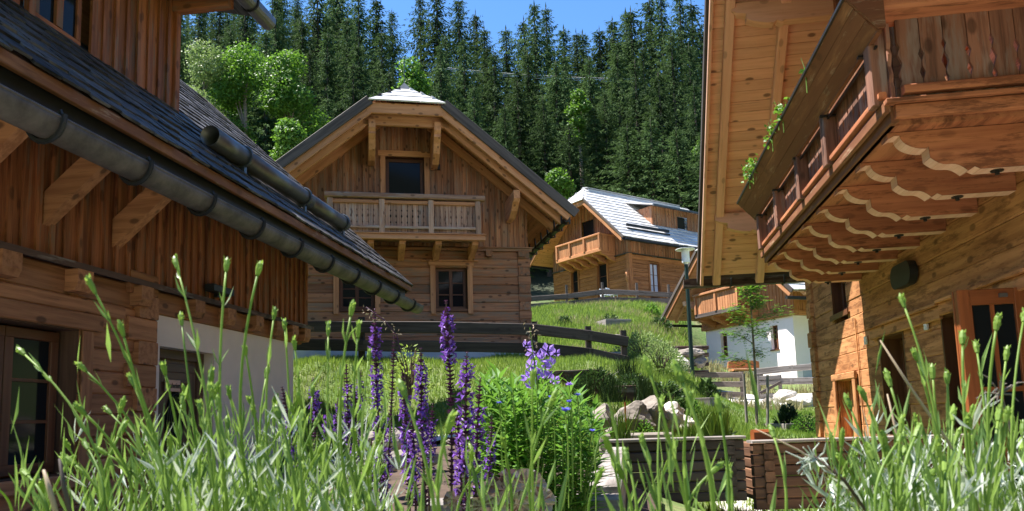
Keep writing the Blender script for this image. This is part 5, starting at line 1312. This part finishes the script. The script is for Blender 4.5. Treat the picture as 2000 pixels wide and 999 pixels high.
# vine leaves in the flower box
random.seed(3)
vn=thing('trailing_plant',R.loc+Vector((0,0,3)),'green trailing plant spilling from the high flower box','plant'); vn.rotation_euler=R.root.rotation_euler
def RW(u,w,z): return R.Nv*(3-w)+R.Dv*u+Vector((0,0,z))
iv=R.root.rotation_euler.to_matrix().inverted()
mb=MB(); st=MB()
def clump(u,w,z,r,n):
    for _ in range(n):
        p=RW(u+random.gauss(0,r),w+random.gauss(0,r*.35),z+random.gauss(0,r*.6)); mb.leaf(iv@(p-vn.location),(U(-1,1),U(-1,1),U(-.6,.5)),U(.035,.06),.045,None,U(.3,1),.1)
for (u,w,z,r,n) in ((7.25,1.42,2.80,.08,34),(7.4,1.43,2.88,.05,22),(7.75,1.43,2.79,.08,30),(8.9,1.44,2.80,.12,70),(9.15,1.44,2.82,.09,50),(6.3,1.42,2.78,.03,8)):
    clump(u,w,z,r,n); p=iv@(RW(u,w,z)-vn.location); st.tube([p-Vector((0,0,.2)),p,p+Vector((-.02,.03,.12))],[.006,.005,.002],4)
st.build('stem',M['lav'],vn); mb.build('foliage',M['decid'],vn,recalc=False)

# ================================================================== FOREGROUND PLANTS
def curve(p0,p1,p2,n=7):
    return [p0*(1-t)**2+p1*2*t*(1-t)+p2*t*t for t in [i/n for i in range(n+1)]]
def lavender(label, bx, by, stems, foliage, seed, leafy=1., sil=160, silw=.12):
    """stems: (tip px, tip py, depth, px at y=999)"""
    random.seed(seed)
    base=Vector((bx,by,tz(bx,by)))
    o=thing('lavender_plant',base,label,'lavender',0,'lavender plants along the near edge')
    lf=MB(); 
    for (tx,ty,t,mx) in stems:
        tip=at(tx,ty,t); mid=at(mx,1010,t*U(.96,1.04))
        foot=base+Vector((U(-.08,.08)+(mid.x-base.x)*.55,U(-.05,.05)+(mid.y-base.y)*.5,0)); foot.z=base.z
        # smooth path foot->mid->tip
        c=mid+(mid-foot).normalized()*((tip-mid).length*.45)
        P=[foot]+curve(mid,c,tip,9)
        L=(tip-mid).length; r0=.00128*U(.8,1.2)
        mb=MB(); mb.tube([p-base for p in P],[r0*1.2]+[r0*(1-.35*i/9) for i in range(10)],6); s=mb.build('stem',M['lav'],o,smooth=True,recalc=False)
        # bud
        a=(P[-1]-P[-2]).normalized(); bl_=U(.009,.014); b=MB(); 
        b.tube([tip-base-a*.002,tip-base+a*bl_*.3,tip-base+a*bl_*.7,tip-base+a*bl_],[r0*1.2,r0*1.85,r0*1.6,r0*.4],7)
        for k in range(9):
            q=Vector((U(-1,1),U(-1,1),U(-1,1))); q=(q-a*q.dot(a)).normalized(); b.leaf(tip-base+a*bl_*U(0,.8)+q*r0,a+q*.5,.0042,.0022,q,U(.4,1),.1)
        b.build('bud',M['lav'],s,recalc=False)
        # leaves in pairs
        nl=int(L/.03*leafy)
        for i in range(nl):
            f=U(.0,.93)**1.3; k=min(int(f*8.99),8); p=P[1+k].lerp(P[2+k],f*9-k if k<8 else .5); ax=(P[2+k]-P[1+k]).normalized()
            g=Vector((U(-1,1),U(-1,1),U(-.2,.2))); g=(g-ax*g.dot(ax)).normalized()
            for sgn in (1,-1):
                lf.leaf(p-base,ax*1.5+g*sgn*U(.25,.75),U(.015,.036)*(1.2-.6*f),U(.0022,.0038),g,None,.25,U(-.05,.12))
    for _ in range(foliage):
        x=random.choice(stems)[3]+U(-70,70); t=random.choice(stems)[2]*U(.95,1.3); y=999+95-abs(random.gauss(0,110)); p=at(x,y,t)
        lf.leaf(p-base,(U(-.5,.5),U(-.3,.3),U(.6,1.4)),U(.025,.05),U(.0025,.0045),None,None,.25,U(-.1,.15))
    lf.build('foliage',M['lavleaf'],o,recalc=False)
    if sil:
        sl=MB()
        for _ in range(sil):
            x=random.choice(stems)[3]+U(-60,60); t=random.choice(stems)[2]*U(1.0,1.35); y=1040-abs(random.gauss(0,70)); p=at(x,y,t)
            a=U(0,6.28)
            for k in range(3): sl.leaf(p-base,(math.cos(a+k*1.3)*.6,math.sin(a+k*1.3)*.5,U(.3,1.2)),U(.02,.042),U(.002,.004),None,None,.2,U(-.1,.2))
        sl.build('silver_foliage',M['silverl'],o,recalc=False)
    return o
def fill(n,x0,x1,env,t0,t1,seed,lean=60):
    random.seed(seed); r=[]
    for _ in range(n):
        x=U(x0,x1); y=env(x)+abs(random.gauss(0,95))+15
        if y<960: r.append((x,y,U(t0,t1),x+U(-lean,lean)*.8))
    return r
lavender('leftmost lavender with one long stalk arching over the dark window', -.48,.72,
  [(45,690,.62,215),(52,928,.6,95),(163,806,.60,250),(-5,955,.6,25),(142,905,.62,205)]+fill(5,60,230,lambda x:850,.58,.75,1),90,1,sil=0)
lavender('lavender with the tallest leaning bud in front of the log wall and door', -.28,.66,
  [(184,568,.52,335),(240,652,.6,330),(345,520,.62,425),(355,632,.66,400),(165,722,.68,300),(322,728,.64,365),(214,806,.64,300),(205,885,.62,290),(260,750,.66,330)]+fill(11,230,400,lambda x:760,.55,.8,2),230,2,sil=50)
lavender('dense upright lavender in front of the beige plaster wall', -.15,.74,
  [(442,525,.62,445),(504,533,.62,500),(535,620,.7,540),(480,690,.68,505),(412,745,.66,420),(556,640,.75,560),(520,735,.75,525),(576,680,.72,590)]+fill(22,400,590,lambda x:730,.55,.9,3),330,3,sil=90)
lavender('tall bright lavender clump left of the violet salvia spikes', -.04,.78,
  [(641,652,.7,640),(686,612,.62,690),(699,655,.64,705),(610,770,.8,620),(720,700,.8,715),(665,800,.7,680),(745,830,.7,735)]+fill(17,580,770,lambda x:790,.55,.95,4),190,4,sil=60)
lavender('sparse lavender stalks in front of the heuchera and green bush', .03,.62,
  [(875,840,.5,860),(1040,750,.5,1042),(1075,790,.55,1040),(920,900,.6,915),(790,770,.5,850),(985,870,.6,1000),(1165,940,.6,1150)]+fill(4,780,1010,lambda x:860,.5,.8,5),50,5,sil=0)
lavender('lavender stalks in front of the dark timber bed', .17,.66,
  [(1268,725,.48,1345),(1290,800,.6,1290),(1330,740,.46,1395),(1345,790,.55,1350),(1405,800,.6,1425),(1225,895,.6,1245),(1215,930,.6,1235),(1258,870,.62,1285),(1510,850,.6,1535),(1425,930,.65,1430),(1190,880,.55,1215)]+fill(5,1200,1440,lambda x:860,.5,.75,6),50,6,leafy=.7,sil=0)
lavender('big silvery lavender at the right edge in front of the golden wall', .40,.72,
  [(1765,595,.55,1840),(1880,668,.6,1905),(1946,640,.6,1950),(1999,625,.58,1985),(1738,750,.62,1790),(1850,745,.66,1870),(1822,735,.66,1850),(1908,685,.66,1925),(1965,700,.7,1960),(1790,700,.7,1830)]+fill(30,1750,2010,lambda x:790,.5,.85,7),400,7,sil=150)
lavender('lavender stalks right of the white starry sprig', .30,.70,
  [(1660,795,.62,1735),(1690,780,.6,1750),(1648,905,.62,1690),(1740,900,.6,1760),(1705,850,.66,1730),(1630,870,.7,1680)]+fill(11,1630,1780,lambda x:850,.5,.8,8),180,8,sil=50)
# dry stalks
def stalk(label,pts,t,r,mat='straw'):
    P=[at(x,y,t) for x,y in pts]; mb=MB(); mb.tube([p-P[-1] for p in P],[r*.5]+[r]*(len(P)-1),6); o=mb.build('dry_stalk',M[mat],smooth=True,recalc=False); o.location=P[-1]; tag(o,label,'dry stalk'); return o
stalk('short tan cut stalk at the lower left',[(85,918),(98,960),(125,1060)],.5,.0017)
stalk('grey cut stalk right of the tan one at the lower left',[(116,896),(125,950),(150,1060)],.5,.0015,'fence')
stalk('long thin dry stalk slanting across the golden wall',[(1719,665),(1780,760),(1850,860),(1900,960),(1940,1080)],.6,.0011)
stalk('thick dark dry stalk below the white starry sprig',[(1590,890),(1650,940),(1700,1010),(1730,1100)],.6,.0013,'sstem')
stalk('thin dry stalk crossing the planters to the right',[(1475,838),(1560,880),(1640,935),(1730,1060)],.62,.0009)
stalk('pale dry stalk rising behind the silver leaves at the right',[(1733,770),(1752,850),(1775,940),(1790,1060)],.7,.0014)
# starry white sprig
random.seed(2); v=at(1592,898,.62); mb=MB()
for k in range(30):
    d=Vector((U(-1,1),U(-.6,.6),U(-1,1))).normalized(); e=d*U(.008,.024); mb.tube([(0,0,0),e*.5+Vector((U(-.003,.003),0,U(-.003,.003))),e],[.0006,.0007,.0004],5)
q=mb.build('starry_sprig',M['silverl'],recalc=False); q.location=v; tag(q,'small white starry dried sprig in front of the warm timber bed','sprig')
# twig in front of the door leaf
random.seed(4); v=at(1955,770,.75); mb=MB()
for k in range(14):
    d=Vector((U(-1,1),U(-.5,.5),U(-.6,1))).normalized()*U(.01,.035); mb.tube([(0,0,0),d*.6+Vector((0,0,.004)),d],[.001,.001,.0004],4)
mb.tube([(0,0,0),(.01,.0,-.06),(.03,0,-.2)],[.0012,.0014,.0018],5)
q=mb.build('dry_twig',M['fence'],recalc=False); q.location=v; tag(q,'curled grey dry twig at the right edge in front of the red door leaf','twig')

# ---- salvia
def salvia(label, spikes, t0, seed):
    random.seed(seed)
    b0=at(spikes[0][0],1040,t0); b0.z=tz(b0.x,b0.y)
    o=thing('salvia_plant',b0,label,'salvia',0,'violet salvias in the flower bed')
    for (tx,ty,bx,by,t,v0,v1,wd) in spikes:   # tip, bottom px, violet from v0..v1 (fractions of the way down)
        tip=at(tx,ty,t); bot=at(bx,by,t); foot=Vector((bot.x,bot.y,tz(bot.x,bot.y)-.02))
        c=tip.lerp(bot,.5)+Vector((U(-.01,.01),0,0)); P=curve(bot,c,tip,8)
        mb=MB(); mb.tube([foot-b0]+[p-b0 for p in P],[.0035,.003]+[.0028-.0002*i for i in range(8)],6); s=mb.build('flower_stem',M['sstem'],o,recalc=False)
        cx=MB(); pt=MB(); L=(tip-bot).length; n=int(L/.0085)
        for i in range(n):
            f=min(.999,max(0,(i+U(-.4,.4))/n)); g=(1-f)*8; k=min(int(g),7); p=P[k].lerp(P[k+1],g-k); ax=(P[k+1]-P[k]).normalized()
            size=min(1,.35+f*5)*wd
            for j in range(6):
                a=j*PI/3+i*.5+U(-.2,.2); q=Vector((math.cos(a),math.sin(a),0)); q=(q-ax*q.dot(ax)).normalized()
                cx.leaf(p-b0+q*.001,q+ax*U(.4,.9),.012*size*U(.8,1.2),.0075*size,ax,None,.4)
                if v0+U(-.03,.03)<f<v1+U(-.05,.05) and random.random()<.55:
                    e=p-b0+q*.007*size; 
                    pt.leaf(e,q+ax*U(.0,.9),.012*size*U(.6,1.4),.008*size,ax,None,.5,-.2); pt.leaf(e,q-ax*U(-.2,.8),.010*size*U(.6,1.4),.009*size,ax,None,.4,.3)
        cx.build('calyx',M['calyx'],s,recalc=False)
        if pt.v: pt.build('florets',M['violet'],s,recalc=False)
    lf=MB()
    for _ in range(26):
        lf.leaf(Vector((U(-.07,.07),U(-.05,.05),U(0,.06))),(U(-1,1),U(-1,1),U(.1,.8)),U(.04,.07),U(.018,.03),None,None,.2,.1)
    lf.build('foliage',M['darkg'],o,recalc=False)
salvia('salvia with one spike of dark-tipped violet flowers reaching up before the dark rail fence',[(732,605,748,950,1.75,.10,.75,1.),(770,650,752,1000,1.8,.5,.9,.8)],1.8,1)
salvia('tallest salvia spike, rising right up to the lower window',[(871,588,882,960,1.7,.05,.34,1.15)],1.7,2)
salvia('salvia with the thickest long violet spike in front of the heuchera',[(912,690,912,1010,1.45,.06,.8,1.05),(938,740,930,1000,1.5,.2,.85,.95),(960,815,948,990,1.6,.2,.8,.8),(892,800,905,1010,1.5,.2,.9,1.)],1.5,3)
salvia('crowded salvia group in the centre of the violet spikes',[(822,682,832,1000,1.7,.08,.6,1.05),(785,730,800,990,1.65,.15,.8,1.),(845,790,838,980,1.75,.2,.8,.9),(803,800,812,1010,1.6,.2,.85,1.)],1.7,4)
salvia('salvia with dark slender spikes behind the bright lavender stalks',[(676,712,684,960,1.8,.15,.7,.85),(705,724,702,960,1.85,.1,.3,.8),(693,760,690,940,1.8,.2,.9,1.),(660,780,668,930,1.9,.1,.5,.75)],1.85,5)
salvia('leftmost salvia, a leaning spike before the beige plaster wall',[(551,757,590,975,1.7,.28,.9,.95)],1.7,6)
salvia('small salvia spike left of the lavender in the middle of the grass bank',[(612,740,620,930,1.8,.1,.45,.9),(640,790,636,930,1.85,.15,.5,.8)],1.85,7)
salvia('low salvia spikes half hidden behind the middle lavender',[(748,850,744,1010,1.4,.2,.9,.85),(730,900,722,1010,1.45,.2,.9,.8)],1.45,8)
# ---- lance leaved bush
random.seed(9)
b0=at(1060,1010,2.0); b0.z=tz(b0.x,b0.y)
o=thing('leafy_perennial',b0,'dense bright green bush of narrow lance leaves overhanging the bed edge','perennial bush')
def env(x):
    pts=[(925,760),(950,725),(975,712),(1010,735),(1050,700),(1080,745),(1120,740),(1160,790),(1190,880)]
    for (a,ya),(b,yb) in zip(pts[:-1],pts[1:]):
        if x<=b: return ya+(yb-ya)*(x-a)/(b-a)
    return 900
lf=MB(); nst=0
for i in range(88):
    x=U(930,1180); t=U(1.85,2.45); top=env(x)+abs(random.gauss(0,55)); tip=at(x,top,t); bot=at(x*.75+1060*.25,1040,t)
    P=curve(bot,bot.lerp(tip,.5)+Vector((U(-.02,.02),0,0)),tip,6)
    mb=MB(); mb.tube([p-b0 for p in P],[.003,.0028,.0026,.0023,.002,.0016,.001],5,False); mb.build('stem',M['lav'],o,recalc=False)
    L=(tip-bot).length; n=int(L/.0085)
    for k in range(n):
        f=k/n; g=f*6; j=min(int(g),5); p=P[j].lerp(P[j+1],g-j); a=k*2.4+i; ax=(P[j+1]-P[j]).normalized()
        d=Vector((math.cos(a),math.sin(a),0)); el=.35+1.6*max(0,f-.75)*4*.6
        lf.leaf(p-b0,d+Vector((0,0,el+U(-.2,.2))),U(.05,.082)*(1 if f<.85 else .8),U(.011,.017),(0,0,1),None,.2,U(.05,.2))
lf.build('foliage',M['bush'],o,recalc=False)
# bellflower
random.seed(12); b1=at(1062,760,1.95)
o=thing('bellflower',Vector((b1.x,b1.y,b1.z-.15)),'lilac bellflower cluster above the green lance-leaved bush','bellflower')
og=o.location.copy(); mb=MB(); mb.tube([(0,0,0),(-.01,0,.1),at(1035,640,1.95)-og],[.003,.003,.0015],5); mb.tube([(0,0,0),(.015,0,.1),at(1062,690,1.95)-og],[.003,.003,.0015],5); mb.build('stem',M['lav'],o)
for (x,y,s) in ((1028,676,.7),(1040,690,.8),(1069,688,1.1),(1055,703,1.2),(1036,716,1.),(1078,712,.9),(1060,722,1.1),(1045,733,1.2),(1068,738,.9),(1030,738,.9),(1085,692,.7),(1082,745,.8),(1038,755,.8)):
    p=at(x,y,1.95+U(-.03,.03))-og; ax=Vector((U(-1,1),U(-1,-.2),U(-.4,.8))).normalized(); sd=ax.cross(Vector((0,0,1))).normalized(); s2=sd.cross(ax)
    mb=MB()
    for k in range(5):
        a=k*2*PI/5; q=sd*math.cos(a)+s2*math.sin(a); mb.leaf(p+q*.003,ax*1.0+q*.7,.022*s,.015*s,q,None,.4,-.15)
    mb.build('blossom',M['bell'],o,recalc=False)
mb=MB()
for _ in range(30): mb.leaf(at(U(1022,1050),U(625,690),1.95)-og,(U(-1,1),U(-1,1),U(-1,1)),.012,.005,None,None)
mb.build('bud',M['straw'],o,recalc=False)
# cornflowers
for k,(lab,x,y,s) in enumerate((('blue cornflower at the right of the green bush, the largest one',1104,806,1.),('smaller blue cornflower low at the right edge of the green bush',1157,845,.6),('blue cornflower just above the largest one',1112,788,.6),('blue cornflower left of the largest one among the leaves',1078,780,.7),('blue cornflower high at the right side, above the bed edge',1128,775,.6),('pale lilac flower below the bellflower',1112,755,.7),('small blue flower in the left part of the bush',975,790,.5))):
    t=1.8; v=at(x,y,t); mb=MB()
    for i in range(22):
        a=i*2*PI/22; mb.leaf((0,0,.002),(math.cos(a),math.sin(a),U(.2,1.1)),.016*s*U(.8,1.2),.006*s,(0,0,1),None,.3)
    o=thing('cornflower',v-Vector((0,0,.12)),lab,'cornflower')
    q=mb.build('blossom',M['corn' if k!=5 else 'bell'],o,recalc=False); q.location=(0,0,.12)
    m2=MB(); m2.tube([(0,0,-.1),(.004,0,.05),(0,0,.122)],[.0018,.0016,.0012],5); m2.build('stem',M['lav'],o)
# heuchera
random.seed(21); hb=at(1000,1040,1.45); hb.z=tz(hb.x,hb.y)
o=thing('heuchera',hb,'low silvery purple crinkled-leaf heuchera at the foot of the green bush','heuchera')
for (x,y,r,t,tilt) in ((985,958,.036,1.5,.9),(1030,948,.04,1.6,1.1),(950,958,.03,1.55,.8),(1012,985,.036,1.45,.8),(1055,978,.03,1.5,1.2),(890,975,.028,1.6,.9),(1000,938,.03,1.65,1.0),(940,990,.032,1.45,.8)):
    c=at(x,y,t)-hb; n=14; V=[(0,0,0)];F=[]
    for ring in (1,2,3):
        for k in range(28):
            a=2*PI*k/28; rr=r*ring/3*(1+(.10*math.cos(a*7) if ring==3 else 0)); V.append((math.cos(a)*rr,math.sin(a)*rr,.006*math.cos(a*7+ring)*ring/3+U(-.002,.002)))
    F+=[(0,1+k,1+(k+1)%28) for k in range(28)]
    for ring in (0,1): F+=[(1+ring*28+k,29+ring*28+k,29+ring*28+(k+1)%28,1+ring*28+(k+1)%28) for k in range(28)]
    Rm=Matrix.Rotation(-tilt,3,'X')@Matrix.Rotation(U(-.4,.4),3,'Y')
    mb=MB()
    for f_ in F: mb.raw([c+Rm@Vector(V[i]) for i in f_],[tuple(range(len(f_)))],None,U(0,1) if random.random()<.6 else .9)
    mb.build('leaf',M['heuch'],o,recalc=False)
mb=MB(); 
for k in range(6): mb.tube([(U(-.02,.02),0,0),(U(-.05,.05),U(-.03,.03),.08)],[.003,.002],4)
mb.build('stem',M['calyx'],o)
# dried seed heads
stalk('thin reddish seed stalk with drooping heads beside the salvia spike',[(715,600),(750,625),(775,655),(790,720),(800,860)],2.0,.0012,'calyx')
random.seed(31); v=at(745,612,2.0); mb=MB()
for _ in range(40):
    x=U(-.05,.055); mb.leaf((x,U(-.01,.01),-.02-x*.7+U(-.012,.012)),(U(-1,1),0,U(-1,0)),.008,.004,None,None)
q=mb.build('seed_heads',M['straw'],recalc=False); q.location=v; tag(q,'tiny pinkish seed heads hanging near the tip of the dark salvia spike','seed heads')
